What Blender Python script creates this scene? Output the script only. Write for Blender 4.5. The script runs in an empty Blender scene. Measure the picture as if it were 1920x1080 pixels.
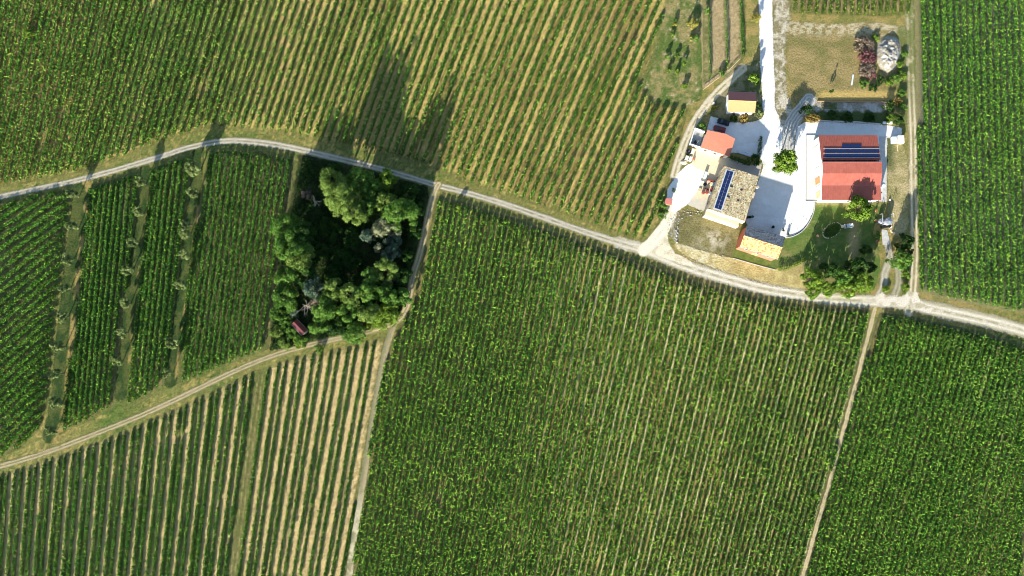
import bpy, bmesh, math, random
import numpy as np
from mathutils import Vector, Matrix

# ------------------------------------------------------------------ camera, sky, sun, exposure
SC = bpy.context.scene
COL = SC.collection
TILT = math.radians(7.0)
DIST = 230.0
FPX = 1280.0                                   # focal length in pixels of a 1920 wide picture (24 mm on 36 mm)
HC = DIST * math.cos(TILT)
CY = -DIST * math.sin(TILT)
cam_d = bpy.data.cameras.new("camera"); cam_d.lens = 24.0; cam_d.sensor_width = 36.0
cam_d.clip_start = 1.0; cam_d.clip_end = 6000.0
cam = bpy.data.objects.new("camera", cam_d); COL.objects.link(cam)
cam.location = (0, CY, HC); cam.rotation_euler = (TILT, 0, 0)
SC.camera = cam

SUN_EL = math.radians(17.0)
SH = Vector((0.315, 0.949, 0)).normalized()    # the way shadows fall on the ground
TO_SUN = Vector((-SH.x * math.cos(SUN_EL), -SH.y * math.cos(SUN_EL), math.sin(SUN_EL)))
world = bpy.data.worlds.new("World"); SC.world = world; world.use_nodes = True
wn = world.node_tree; wn.nodes.clear()
wo = wn.nodes.new("ShaderNodeOutputWorld"); wb = wn.nodes.new("ShaderNodeBackground")
sky = wn.nodes.new("ShaderNodeTexSky"); sky.sky_type = 'NISHITA'; sky.sun_disc = False
sky.sun_elevation = SUN_EL; sky.sun_rotation = (math.pi / 2 - math.atan2(TO_SUN.y, TO_SUN.x)) % (2 * math.pi)
sky.air_density = 1.0; sky.dust_density = 0.6; sky.ozone_density = 1.5
wb.inputs['Strength'].default_value = 0.10
wn.links.new(sky.outputs[0], wb.inputs[0]); wn.links.new(wb.outputs[0], wo.inputs[0])
sun_d = bpy.data.lights.new("sun", 'SUN'); sun_d.energy = 5.0; sun_d.angle = math.radians(0.5)
sun_d.color = (1.0, 0.94, 0.83)
sun = bpy.data.objects.new("sun", sun_d); COL.objects.link(sun)
sun.rotation_euler = TO_SUN.to_track_quat('Z', 'Y').to_euler(); sun.location = (-60, -160, 120)
SC.view_settings.view_transform = 'Standard'; SC.view_settings.look = 'None'
SC.view_settings.exposure = 1.56; SC.view_settings.gamma = 1.0
SC.cycles.filter_width = 0.95; SC.cycles.max_bounces = 5; SC.cycles.diffuse_bounces = 3; SC.cycles.transparent_max_bounces = 16

random.seed(7); RNG = np.random.default_rng(11)
CT, ST = math.cos(TILT), math.sin(TILT)

# ------------------------------------------------------------------ helpers
def P(X, Y, z=0.0):
    """photo pixel -> world point on the level z"""
    x = (np.asarray(X, float) - 960) / FPX; y = (540 - np.asarray(Y, float)) / FPX
    dy = y * CT + ST; dz = y * ST - CT
    t = (z - HC) / dz
    return x * t, CY + dy * t
def PV(X, Y, z=0.0):
    a, b = P(X, Y, z); return Vector((float(a), float(b), z))
def PIX(x, y, z=0.0):
    """world -> photo pixel"""
    x = np.asarray(x, float); y = np.asarray(y, float)
    ry = y - CY; rz = z - HC
    cy = ry * CT + rz * ST
    cz = ry * ST - rz * CT
    return 960 + FPX * x / cz, 540 - FPX * cy / cz
PXM = DIST / FPX                                # metres in a pixel near the middle

def tag(o, label=None, cat=None, group=None, kind=None):
    if label: o['label'] = label
    if cat: o['category'] = cat
    if group: o['group'] = group
    if kind: o['kind'] = kind
    return o
def empty(name, loc, label, cat, group=None, rz=0.0):
    o = bpy.data.objects.new(name, None); COL.objects.link(o); o.location = loc; o.rotation_euler = (0, 0, rz)
    o.empty_display_size = 0.5
    return tag(o, label, cat, group)

def _h(ix, iy, seed):
    n = (ix.astype(np.int64) * 374761393 + iy.astype(np.int64) * 668265263 + seed * 974634721) & 0xFFFFFFFF
    n = ((n ^ (n >> 13)) * 1274126177) & 0xFFFFFFFF
    n = n ^ (n >> 16)
    return (n & 0xFFFF) / 65535.0
def vn(x, y, seed=0):
    x = np.asarray(x, float); y = np.asarray(y, float)
    ix = np.floor(x); iy = np.floor(y); fx = x - ix; fy = y - iy
    fx = fx * fx * (3 - 2 * fx); fy = fy * fy * (3 - 2 * fy)
    a = _h(ix, iy, seed); b = _h(ix + 1, iy, seed); c = _h(ix, iy + 1, seed); d = _h(ix + 1, iy + 1, seed)
    return (a * (1 - fx) + b * fx) * (1 - fy) + (c * (1 - fx) + d * fx) * fy
def fbm(x, y, seed=0, o=4):
    s = 0; a = 0.5; t = 0
    for k in range(o):
        s = s + a * vn(x * 2 ** k, y * 2 ** k, seed + k * 17); t += a; a *= 0.55
    return s / t
def sst(a, b, x):
    t = np.clip((x - a) / (b - a), 0, 1); return t * t * (3 - 2 * t)
def mixc(A, B, t):
    A = np.asarray(A, float); B = np.asarray(B, float)
    if A.ndim == 1: A = A[None, :]
    if B.ndim == 1: B = B[None, :]
    return A + (B - A) * np.asarray(t)[:, None]

def poly_w(pts): return np.array([P(x, y) for x, y in pts], float)
def inside(poly, x, y):
    r = np.zeros(x.shape, bool); n = len(poly); j = n - 1
    for i in range(n):
        xi, yi = poly[i]; xj, yj = poly[j]
        if yi != yj:
            r ^= ((yi > y) != (yj > y)) & (x < (xj - xi) * (y - yi) / (yj - yi) + xi)
        j = i
    return r
def segdist(pl, x, y, closed):
    """distance, signed offset and length along a polyline"""
    n = len(pl); best = np.full(x.shape, 1e9); off = np.zeros(x.shape); al = np.zeros(x.shape); L = 0.0
    for i in range(n if closed else n - 1):
        a = pl[i]; b = pl[(i + 1) % n]; d = b - a; l2 = float(d @ d)
        if l2 == 0: continue
        l = math.sqrt(l2)
        t = np.clip(((x - a[0]) * d[0] + (y - a[1]) * d[1]) / l2, 0, 1)
        ex = x - a[0] - t * d[0]; ey = y - a[1] - t * d[1]; dd = np.hypot(ex, ey)
        m = dd < best
        best = np.where(m, dd, best); off = np.where(m, np.sign(d[0] * ey - d[1] * ex) * dd, off); al = np.where(m, L + t * l, al)
        L += l
    return best, off, al
def smooth(pts, n=6, closed=False):
    pts = [np.array(p, float) for p in pts]; out = []; N = len(pts)
    for i in range(N if closed else N - 1):
        if closed: p0, p1, p2, p3 = pts[(i - 1) % N], pts[i], pts[(i + 1) % N], pts[(i + 2) % N]
        else: p0, p1, p2, p3 = pts[max(i - 1, 0)], pts[i], pts[i + 1], pts[min(i + 2, N - 1)]
        for k in range(n):
            t = k / n
            out.append(0.5 * (2 * p1 + (p2 - p0) * t + (2 * p0 - 5 * p1 + 4 * p2 - p3) * t * t + (3 * p1 - p0 - 3 * p2 + p3) * t ** 3))
    if not closed: out.append(pts[-1])
    return np.array(out)

# ------------------------------------------------------------------ materials
MATS = {}
def nodes(name):
    m = bpy.data.materials.new(name); m.use_nodes = True; nt = m.node_tree; nt.nodes.clear()
    return m, nt, nt.nodes.new, nt.links.new
def mat_ground(name, bump=0.6, scale=1.5, grain=0.35, fine=6.0, rough=0.95):
    m, nt, N, L = nodes(name)
    out = N("ShaderNodeOutputMaterial"); b = N("ShaderNodeBsdfPrincipled"); b.inputs['Roughness'].default_value = rough
    b.inputs['Specular IOR Level'].default_value = 0.12
    at = N("ShaderNodeAttribute"); at.attribute_name = "col"
    tc = N("ShaderNodeTexCoord")
    n1 = N("ShaderNodeTexNoise"); n1.inputs['Scale'].default_value = scale; n1.inputs['Detail'].default_value = 6; n1.inputs['Roughness'].default_value = 0.7
    n2 = N("ShaderNodeTexNoise"); n2.inputs['Scale'].default_value = fine; n2.inputs['Detail'].default_value = 3
    L(tc.outputs['Object'], n1.inputs['Vector']); L(tc.outputs['Object'], n2.inputs['Vector'])
    mr = N("ShaderNodeMapRange"); mr.inputs['From Min'].default_value = 0.3; mr.inputs['From Max'].default_value = 0.7
    mr.inputs['To Min'].default_value = 1 - grain; mr.inputs['To Max'].default_value = 1 + grain
    L(n1.outputs['Fac'], mr.inputs['Value'])
    mx = N("ShaderNodeVectorMath"); mx.operation = 'SCALE'
    L(at.outputs['Color'], mx.inputs[0]); L(mr.outputs[0], mx.inputs['Scale'])
    L(mx.outputs[0], b.inputs['Base Color'])
    bp = N("ShaderNodeBump"); bp.inputs['Strength'].default_value = bump; bp.inputs['Distance'].default_value = 0.5
    L(n1.outputs['Fac'], bp.inputs['Height']); L(bp.outputs[0], b.inputs['Normal'])
    lt = N("ShaderNodeMath"); lt.operation = 'GREATER_THAN'      # ragged border where the sheet thins out
    ad = N("ShaderNodeMapRange"); ad.inputs['From Min'].default_value = 0.28; ad.inputs['From Max'].default_value = 0.72
    L(n2.outputs['Fac'], ad.inputs['Value'])
    L(at.outputs['Alpha'], lt.inputs[0]); L(ad.outputs[0], lt.inputs[1])
    tr = N("ShaderNodeBsdfTransparent"); ms = N("ShaderNodeMixShader")
    L(lt.outputs[0], ms.inputs[0]); L(tr.outputs[0], ms.inputs[1]); L(b.outputs[0], ms.inputs[2]); L(ms.outputs[0], out.inputs[0])
    return m
def mat_leaf(name, transl=0.3, rough=0.6):
    m, nt, N, L = nodes(name)
    out = N("ShaderNodeOutputMaterial"); b = N("ShaderNodeBsdfPrincipled"); b.inputs['Roughness'].default_value = rough
    b.inputs['Specular IOR Level'].default_value = 0.06
    at = N("ShaderNodeAttribute"); at.attribute_name = "col"
    L(at.outputs['Color'], b.inputs['Base Color'])
    t = N("ShaderNodeBsdfTranslucent"); hs = N("ShaderNodeHueSaturation"); hs.inputs['Saturation'].default_value = 1.1; hs.inputs['Value'].default_value = 1.4
    hs.inputs['Hue'].default_value = 0.485
    L(at.outputs['Color'], hs.inputs['Color']); L(hs.outputs[0], t.inputs['Color'])
    ms = N("ShaderNodeMixShader"); ms.inputs[0].default_value = transl
    L(b.outputs[0], ms.inputs[1]); L(t.outputs[0], ms.inputs[2]); L(ms.outputs[0], out.inputs[0])
    return m
def mat_plain(name, c, rough=0.7, metal=0.0, var=0.18, scale=1.2, spec=0.3, bump=0.0, c2=None):
    m, nt, N, L = nodes(name)
    out = N("ShaderNodeOutputMaterial"); b = N("ShaderNodeBsdfPrincipled"); b.inputs['Roughness'].default_value = rough
    b.inputs['Metallic'].default_value = metal; b.inputs['Specular IOR Level'].default_value = spec
    tc = N("ShaderNodeTexCoord"); n1 = N("ShaderNodeTexNoise"); n1.inputs['Scale'].default_value = scale; n1.inputs['Detail'].default_value = 6
    n1.inputs['Roughness'].default_value = 0.65
    L(tc.outputs['Object'], n1.inputs['Vector'])
    r = N("ShaderNodeMix"); r.data_type = 'RGBA'
    lo = [max(0, x * (1 - var)) for x in c]; hi = c2 if c2 else [min(1, x * (1 + var)) for x in c]
    r.inputs['A'].default_value = (*lo, 1); r.inputs['B'].default_value = (*hi, 1)
    mr = N("ShaderNodeMapRange"); mr.inputs['From Min'].default_value = 0.32; mr.inputs['From Max'].default_value = 0.68
    L(n1.outputs['Fac'], mr.inputs['Value']); L(mr.outputs[0], r.inputs['Factor']); L(r.outputs['Result'], b.inputs['Base Color'])
    if bump:
        bp = N("ShaderNodeBump"); bp.inputs['Strength'].default_value = bump; bp.inputs['Distance'].default_value = 0.1
        L(n1.outputs['Fac'], bp.inputs['Height']); L(bp.outputs[0], b.inputs['Normal'])
    L(b.outputs[0], out.inputs[0]); return m
def mat_tiles(name, cols, cell=3.2, rough=0.85, bump=0.5, big=0.25, spread=1.0):
    """roof tiles: every tile its own fired colour, lichen in patches"""
    m, nt, N, L = nodes(name)
    out = N("ShaderNodeOutputMaterial"); b = N("ShaderNodeBsdfPrincipled"); b.inputs['Roughness'].default_value = rough
    b.inputs['Specular IOR Level'].default_value = 0.2
    tc = N("ShaderNodeTexCoord"); v = N("ShaderNodeTexVoronoi"); v.inputs['Scale'].default_value = cell
    L(tc.outputs['Object'], v.inputs['Vector'])
    sp = N("ShaderNodeSeparateColor"); L(v.outputs['Color'], sp.inputs[0])
    cr = N("ShaderNodeValToRGB"); el = cr.color_ramp.elements
    for i, c in enumerate(cols):
        p = i / (len(cols) - 1) * spread
        e = el[i] if i < 2 else el.new(p)
        e.position = p; e.color = (*c, 1)
    L(sp.outputs[0], cr.inputs[0])
    n1 = N("ShaderNodeTexNoise"); n1.inputs['Scale'].default_value = 0.6; n1.inputs['Detail'].default_value = 5
    L(tc.outputs['Object'], n1.inputs['Vector'])
    mr = N("ShaderNodeMapRange"); mr.inputs['From Min'].default_value = 0.3; mr.inputs['From Max'].default_value = 0.7
    mr.inputs['To Min'].default_value = 1 - big; mr.inputs['To Max'].default_value = 1 + big
    L(n1.outputs['Fac'], mr.inputs['Value'])
    mx = N("ShaderNodeVectorMath"); mx.operation = 'SCALE'; L(cr.outputs[0], mx.inputs[0]); L(mr.outputs[0], mx.inputs['Scale'])
    L(mx.outputs[0], b.inputs['Base Color'])
    bp = N("ShaderNodeBump"); bp.inputs['Strength'].default_value = bump; bp.inputs['Distance'].default_value = 0.12
    L(v.outputs['Distance'], bp.inputs['Height']); L(bp.outputs[0], b.inputs['Normal'])
    L(b.outputs[0], out.inputs[0]); return m

M_SOIL = mat_ground("vineyard_soil", bump=0.55, scale=2.2, grain=0.32)
M_GRASS = mat_ground("rough_grass", bump=0.5, scale=1.6, grain=0.38)
M_LAWN = mat_ground("mown_lawn", bump=0.35, scale=1.2, grain=0.2)
M_GRAVEL = mat_ground("gravel", bump=0.5, scale=2.5, grain=0.22, fine=4.0)
M_YARD = mat_ground("white_gravel", bump=0.15, scale=0.9, grain=0.07, fine=4.0)
M_VINE = mat_leaf("vine_leaves", 0.28)
M_TREE = mat_leaf("tree_leaves", 0.25)
M_BARK = mat_plain("bark", (0.13, 0.10, 0.07), 0.95, var=0.4, scale=3)
M_DEADWOOD = mat_plain("bleached_wood", (0.30, 0.26, 0.20), 0.9, var=0.25, scale=3)
M_WHITE = mat_plain("white_render", (0.72, 0.70, 0.66), 0.9, var=0.08, scale=0.8)
M_CREAM = mat_plain("cream_render", (0.52, 0.43, 0.30), 0.9, var=0.12, scale=0.8)
M_STONE = mat_tiles("stone_wall", [(0.34, 0.28, 0.20), (0.50, 0.43, 0.32), (0.42, 0.35, 0.25)], cell=2.6, bump=0.6)
M_BRICK = mat_tiles("red_brick_wall", [(0.30, 0.09, 0.055), (0.42, 0.15, 0.09), (0.36, 0.12, 0.075)], cell=5, bump=0.3, big=0.12)
M_RED = mat_plain("red_sheet_roof", (0.32, 0.092, 0.065), 0.8, var=0.14, scale=0.7, spec=0.2)
M_SALMON = mat_plain("salmon_tile_roof", (0.46, 0.155, 0.095), 0.85, var=0.1, scale=1.5, bump=0.15)
M_MAROON = mat_plain("maroon_tile_roof", (0.34, 0.12, 0.10), 0.85, var=0.10, scale=1.5, bump=0.15)
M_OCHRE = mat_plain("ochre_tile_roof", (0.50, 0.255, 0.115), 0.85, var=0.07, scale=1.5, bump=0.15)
M_COPPI = mat_tiles("old_mixed_tiles", [(0.13, 0.09, 0.04), (0.32, 0.26, 0.13), (0.42, 0.37, 0.22), (0.50, 0.46, 0.33), (0.36, 0.18, 0.07)], cell=3.0, bump=0.7)
M_SLATE = mat_tiles("dark_weathered_tiles", [(0.10, 0.09, 0.085), (0.34, 0.32, 0.29), (0.46, 0.43, 0.38), (0.36, 0.15, 0.11)], cell=3.0, bump=0.6)
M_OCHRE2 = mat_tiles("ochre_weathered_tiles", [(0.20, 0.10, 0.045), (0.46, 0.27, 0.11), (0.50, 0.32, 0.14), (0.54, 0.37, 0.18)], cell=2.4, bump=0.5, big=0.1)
M_PANEL = mat_plain("solar_glass", (0.012, 0.022, 0.075), 0.25, var=0.15, scale=2, spec=0.5)
M_ALU = mat_plain("aluminium", (0.55, 0.56, 0.57), 0.45, metal=0.3, var=0.06)
M_GLASS = mat_plain("window_glass", (0.02, 0.03, 0.04), 0.08, var=0.1, spec=0.6)
M_WOOD = mat_plain("wood", (0.30, 0.18, 0.09), 0.85, var=0.25, scale=4)
M_PALEWOOD = mat_plain("pale_wood", (0.55, 0.43, 0.25), 0.85, var=0.2, scale=4)
M_CONC = mat_plain("concrete", (0.44, 0.43, 0.40), 0.9, var=0.18, scale=0.9, bump=0.1)
M_PALECONC = mat_plain("pale_concrete", (0.60, 0.57, 0.50), 0.9, var=0.12, scale=0.7)
M_ROCK = mat_plain("rock", (0.32, 0.30, 0.25), 0.95, var=0.35, scale=2.5, bump=0.4)
M_TUFF = mat_plain("tufa_rock", (0.60, 0.50, 0.34), 0.95, var=0.2, scale=2.5, bump=0.4)
M_BLACK = mat_plain("black_paint", (0.006, 0.007, 0.010), 0.25, var=0.1, spec=0.5)
M_CARRED = mat_plain("dark_red_paint", (0.20, 0.025, 0.02), 0.3, var=0.06, spec=0.5)
M_TYRE = mat_plain("tyre_rubber", (0.02, 0.02, 0.02), 0.9, var=0.2)
M_LAMP = mat_plain("lamp_plastic", (0.7, 0.7, 0.68), 0.2, var=0.05, spec=0.5)
M_GREY = mat_plain("grey_metal", (0.30, 0.32, 0.35), 0.5, metal=0.3, var=0.15)
M_BLUE = mat_plain("blue_tarpaulin", (0.22, 0.40, 0.58), 0.6, var=0.15, scale=2)
M_PALEBLUE = mat_plain("pale_sheet", (0.55, 0.63, 0.68), 0.6, var=0.1, scale=2)
M_RUST = mat_plain("rust_red", (0.22, 0.055, 0.04), 0.8, var=0.3, scale=3)
M_REDPL = mat_plain("red_plastic", (0.50, 0.06, 0.05), 0.5, var=0.1)
M_PINK = mat_plain("pink_clay", (0.62, 0.30, 0.22), 0.8, var=0.12)
M_DKNET = mat_plain("black_shade_net", (0.006, 0.010, 0.008), 0.9, var=0.3, scale=4)
M_TERRA = mat_plain("terracotta", (0.45, 0.20, 0.11), 0.8, var=0.15)

# ------------------------------------------------------------------ mesh makers
def quads(name, V, C=None, mat=None, parent=None, smooth_=False):
    V = np.asarray(V, np.float32); n = len(V)
    me = bpy.data.meshes.new(name)
    me.vertices.add(4 * n); me.vertices.foreach_set('co', V.reshape(-1))
    me.loops.add(4 * n); me.loops.foreach_set('vertex_index', np.arange(4 * n, dtype=np.int32))
    me.polygons.add(n); me.polygons.foreach_set('loop_start', np.arange(n, dtype=np.int32) * 4)
    me.update(calc_edges=True)
    if C is not None:
        a = me.attributes.new('col', 'FLOAT_COLOR', 'FACE')
        c4 = np.ones((n, 4), np.float32); c4[:, :3] = C; a.data.foreach_set('color', c4.reshape(-1))
    if mat: me.materials.append(mat)
    o = bpy.data.objects.new(name, me); COL.objects.link(o)
    if parent: o.parent = parent
    return o
def sheet(name, poly, colfn, z, mat, res=0.5, fringe=0.5, line=None, hw=None, closed=True, hfn=None):
    """ground sheet inside a pixel polygon (or along a pixel polyline of half width hw, metres); colour from colfn(X,Y,x,y,sd,off,al)"""
    pw = np.array([P(a, b) for a, b in (poly if line is None else line)], float)
    pad = fringe + 0.5 + (hw if hw else 0)
    x0, y0 = pw.min(0) - pad; x1, y1 = pw.max(0) + pad
    nx = int((x1 - x0) / res) + 2; ny = int((y1 - y0) / res) + 2
    gx, gy = np.meshgrid(x0 + np.arange(nx) * res, y0 + np.arange(ny) * res); gx = gx.ravel(); gy = gy.ravel()
    if line is None:
        ins = inside(pw, gx, gy); d, off, al = segdist(pw, gx, gy, True); sd = np.where(ins, d, -d)
    else:
        d, off, al = segdist(pw, gx, gy, False); sd = hw - d
    keep = sd > -fringe
    kg = keep.reshape(ny, nx); cell = kg[:-1, :-1] & kg[1:, :-1] & kg[:-1, 1:] & kg[1:, 1:]
    cy, cx = np.nonzero(cell)
    q = np.stack([cy * nx + cx, cy * nx + cx + 1, (cy + 1) * nx + cx + 1, (cy + 1) * nx + cx], 1)
    used = np.unique(q); remap = np.zeros(nx * ny, np.int64); remap[used] = np.arange(len(used)); q = remap[q]
    x = gx[used]; y = gy[used]; sd = sd[used]; off = off[used]; al = al[used]
    X, Y = PIX(x, y)
    wob = (fbm(x * 0.5, y * 0.5, 91, 3) - 0.5) * fringe * 1.2
    alpha = np.clip(0.5 + (sd + wob) / max(fringe, 1e-3) * 0.75, 0, 1)
    C = colfn(X, Y, x, y, sd, off, al)
    if C.shape[1] == 4: alpha = alpha * C[:, 3]; C = C[:, :3]
    zz = np.full(len(x), z) if hfn is None else z + hfn(X, Y, x, y, sd)
    me = bpy.data.meshes.new(name); nv = len(x); nq = len(q)
    me.vertices.add(nv); me.vertices.foreach_set('co', np.stack([x, y, zz], 1).astype(np.float32).reshape(-1))
    me.loops.add(4 * nq); me.loops.foreach_set('vertex_index', q.astype(np.int32).reshape(-1))
    me.polygons.add(nq); me.polygons.foreach_set('loop_start', np.arange(nq, dtype=np.int32) * 4)
    me.update(calc_edges=True)
    a = me.attributes.new('col', 'FLOAT_COLOR', 'POINT')
    c4 = np.concatenate([np.clip(C, 0.003, 0.9), alpha[:, None]], 1).astype(np.float32); a.data.foreach_set('color', c4.reshape(-1))
    me.materials.append(mat)
    o = bpy.data.objects.new(name, me); COL.objects.link(o); o['kind'] = 'structure'
    return o
def bm_obj(name, bm, mat, parent=None, smooth_=False):
    bmesh.ops.recalc_face_normals(bm, faces=bm.faces[:])
    me = bpy.data.meshes.new(name); bm.to_mesh(me); bm.free()
    if mat: me.materials.append(mat)
    if smooth_:
        for p in me.polygons: p.use_smooth = True
    o = bpy.data.objects.new(name, me); COL.objects.link(o)
    if parent: o.parent = parent
    return o
def add_box(bm, c, s, rz=0.0, bevel=0.0):
    M = Matrix.Translation(c) @ Matrix.Rotation(rz, 4, 'Z') @ Matrix.Diagonal((*s, 1))
    r = bmesh.ops.create_cube(bm, size=1.0, matrix=M)
    if bevel:
        es = list({e for v in r['verts'] for e in v.link_edges})
        bmesh.ops.bevel(bm, geom=es, offset=bevel, segments=2, affect='EDGES', profile=0.5)
def add_cyl(bm, c, r, h, seg=16, r2=None, rot=None):
    M = Matrix.Translation(c)
    if rot is not None: M = M @ rot
    bmesh.ops.create_cone(bm, cap_ends=True, segments=seg, radius1=r, radius2=r if r2 is None else r2, depth=h, matrix=M)
def add_tube(bm, pts, rad, seg=6):
    rings = []
    for i, p in enumerate(pts):
        p = Vector(p); d = (Vector(pts[min(i + 1, len(pts) - 1)]) - Vector(pts[max(i - 1, 0)])).normalized()
        a = d.orthogonal().normalized(); b = d.cross(a)
        r = rad[i] if hasattr(rad, '__len__') else rad
        rings.append([bm.verts.new(p + (a * math.cos(t) + b * math.sin(t)) * r) for t in [2 * math.pi * k / seg for k in range(seg)]])
    for A, B in zip(rings, rings[1:]):
        for k in range(seg): bm.faces.new((A[k], A[(k + 1) % seg], B[(k + 1) % seg], B[k]))
    bm.faces.new(rings[0][::-1]); bm.faces.new(rings[-1])
def add_slab(bm, top, th):
    """thick plate under a polygon of 3-D points"""
    a = [bm.verts.new(p) for p in top]; b = [bm.verts.new(Vector(p) - Vector((0, 0, th))) for p in top]
    bm.faces.new(a); bm.faces.new(b[::-1]); n = len(a)
    for i in range(n): bm.faces.new((a[i], b[i], b[(i + 1) % n], a[(i + 1) % n]))
def add_walls(bm, base, tops):
    """closed solid between ground outline and a top outline (z may vary)"""
    a = [bm.verts.new((p[0], p[1], 0.0)) for p in base]; b = [bm.verts.new((p[0], p[1], z)) for p, z in zip(base, tops)]
    n = len(a)
    for i in range(n): bm.faces.new((a[i], a[(i + 1) % n], b[(i + 1) % n], b[i]))
    bm.faces.new(a[::-1])
def add_rock(bm, c, r, seed):
    rr = random.Random(seed)
    res = bmesh.ops.create_icosphere(bm, subdivisions=1, radius=1.0)
    sx, sy, sz = r * rr.uniform(.8, 1.3), r * rr.uniform(.7, 1.1), r * rr.uniform(.5, .85); a = rr.uniform(0, 6.28)
    for v in res['verts']:
        k = rr.uniform(.8, 1.15); x, y, z = v.co.x * sx * k, v.co.y * sy * k, v.co.z * sz * k
        v.co = Vector((c[0] + x * math.cos(a) - y * math.sin(a), c[1] + x * math.sin(a) + y * math.cos(a), c[2] + z + sz * .4))
def boxed(name, label, cat, px, py, size, mat, rz=0.0, z=0.0, group=None, bevel=0.03):
    p = PV(px, py); bm = bmesh.new(); add_box(bm, (0, 0, size[2] / 2), size, 0, bevel)
    o = bm_obj(name, bm, mat); o.location = (p.x, p.y, z); o.rotation_euler = (0, 0, rz)
    return tag(o, label, cat, group)

# ------------------------------------------------------------------ colours (albedo)
STRAW = (0.43, 0.305, 0.105); PALE = (0.53, 0.40, 0.17); DRY = (0.31, 0.225, 0.080); BROWN = (0.20, 0.135, 0.070); DARKS = (0.075, 0.065, 0.035)
OLIVE = (0.155, 0.155, 0.042); GREEN = (0.075, 0.115, 0.022); LUSH = (0.045, 0.095, 0.015); GRAV = (0.44, 0.42, 0.38); WGR = (0.78, 0.765, 0.74)

# ------------------------------------------------------------------ ground: one sheet to the horizon, with a finer patch in view
def ground_col(X, Y, x, y, sd, off, al):
    n1 = fbm(x * 0.06, y * 0.06, 3); n2 = fbm(x * 0.35, y * 0.35, 5); n3 = fbm(x * 1.1, y * 1.1, 8, 3)
    C = mixc(OLIVE, GREEN, sst(0.40, 0.66, n1 * .6 + n2 * .4))
    C = mixc(C, STRAW, sst(0.48, 0.70, n2 * .45 + n3 * .55) * 0.6); C = C * (0.65 + .7 * fbm(x * 1.8, y * 1.8, 9, 2))[:, None]
    w = sst(1180, 1290, X) * sst(640, 560, Y)                    # drier round the farm
    C = mixc(C, mixc(DRY, OLIVE, sst(.4, .62, n2)), w * 0.75)
    return C
g = sheet("ground", [(-130, -130), (2050, -130), (2050, 1210), (-130, 1210)], ground_col, 0.0, M_GRASS, res=0.6, fringe=0.01)
me = bpy.data.meshes.new("farmland")
R0 = poly_w([(-128, -128), (2048, -128), (2048, 1208), (-128, 1208)])
bm = bmesh.new()
inn = [bm.verts.new((*p, -0.01)) for p in R0]; outv = [bm.verts.new((sx * 2500, sy * 2500, -0.01)) for sx, sy in ((-1, 1), (1, 1), (1, -1), (-1, -1))]
for i in range(4): bm.faces.new((inn[i], inn[(i + 1) % 4], outv[(i + 1) % 4], outv[i]))
far = bm_obj("farmland", bm, mat_plain("distant_fields", (0.10, 0.12, 0.035), 0.95, var=0.5, scale=0.02, c2=(0.24, 0.20, 0.09)))
far['kind'] = 'structure'

# ------------------------------------------------------------------ tracks
LANE = smooth([(-90, 391), (-20, 374), (60, 356), (120, 344), (165, 333), (220, 318), (300, 294), (350, 278), (400, 267), (440, 264), (500, 269), (560, 280),
        (620, 294), (700, 313), (780, 336), (820, 348), (870, 360), (950, 384), (1020, 408), (1100, 436), (1160, 455), (1215, 470), (1260, 489),
        (1310, 507), (1370, 525), (1430, 541), (1500, 553), (1560, 561), (1640, 565), (1700, 569), (1750, 580), (1820, 595), (1880, 609), (1990, 640)], 3)
LOW = smooth([(-90, 897), (-10, 877), (60, 857), (110, 840), (180, 813), (260, 781), (330, 749), (400, 715), (460, 687), (520, 664), (580, 647), (620, 638), (700, 620), (735, 608)], 3)
BEND = smooth([(700, 618), (735, 607), (755, 590), (767, 562), (774, 520), (789, 470), (804, 400), (814, 362), (822, 346)], 4)
MID = smooth([(738, 610), (722, 660), (703, 760), (683, 890), (664, 1010), (645, 1150)], 3)
SEP = smooth([(1643, 570), (1612, 690), (1565, 870), (1505, 1080), (1480, 1170)], 3)
EAST = smooth([(1703, 585), (1711, 550), (1715, 470), (1713, 360), (1712, 260), (1709, 180), (1706, 60), (1705, -80)], 3)
FARMRD = smooth([(1206, 470), (1228, 448), (1246, 426), (1257, 404), (1262, 385)], 4)
FARMPATH = smooth([(1264, 330), (1276, 290), (1297, 238), (1322, 200), (1350, 168), (1376, 145), (1394, 128)], 4)
SERV = smooth([(1638, 568), (1655, 540), (1659, 512), (1668, 486), (1665, 460)], 4)
SERV2 = smooth([(1672, 566), (1684, 535), (1684, 505), (1672, 480)], 4)
RUTS = smooth([(1477, 298), (1477, 260), (1487, 228), (1505, 205), (1518, 188)], 4)
VERGE = smooth([(1462, -20), (1467, 30), (1458, 90), (1462, 170), (1472, 215), (1480, 300)], 4)

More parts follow.
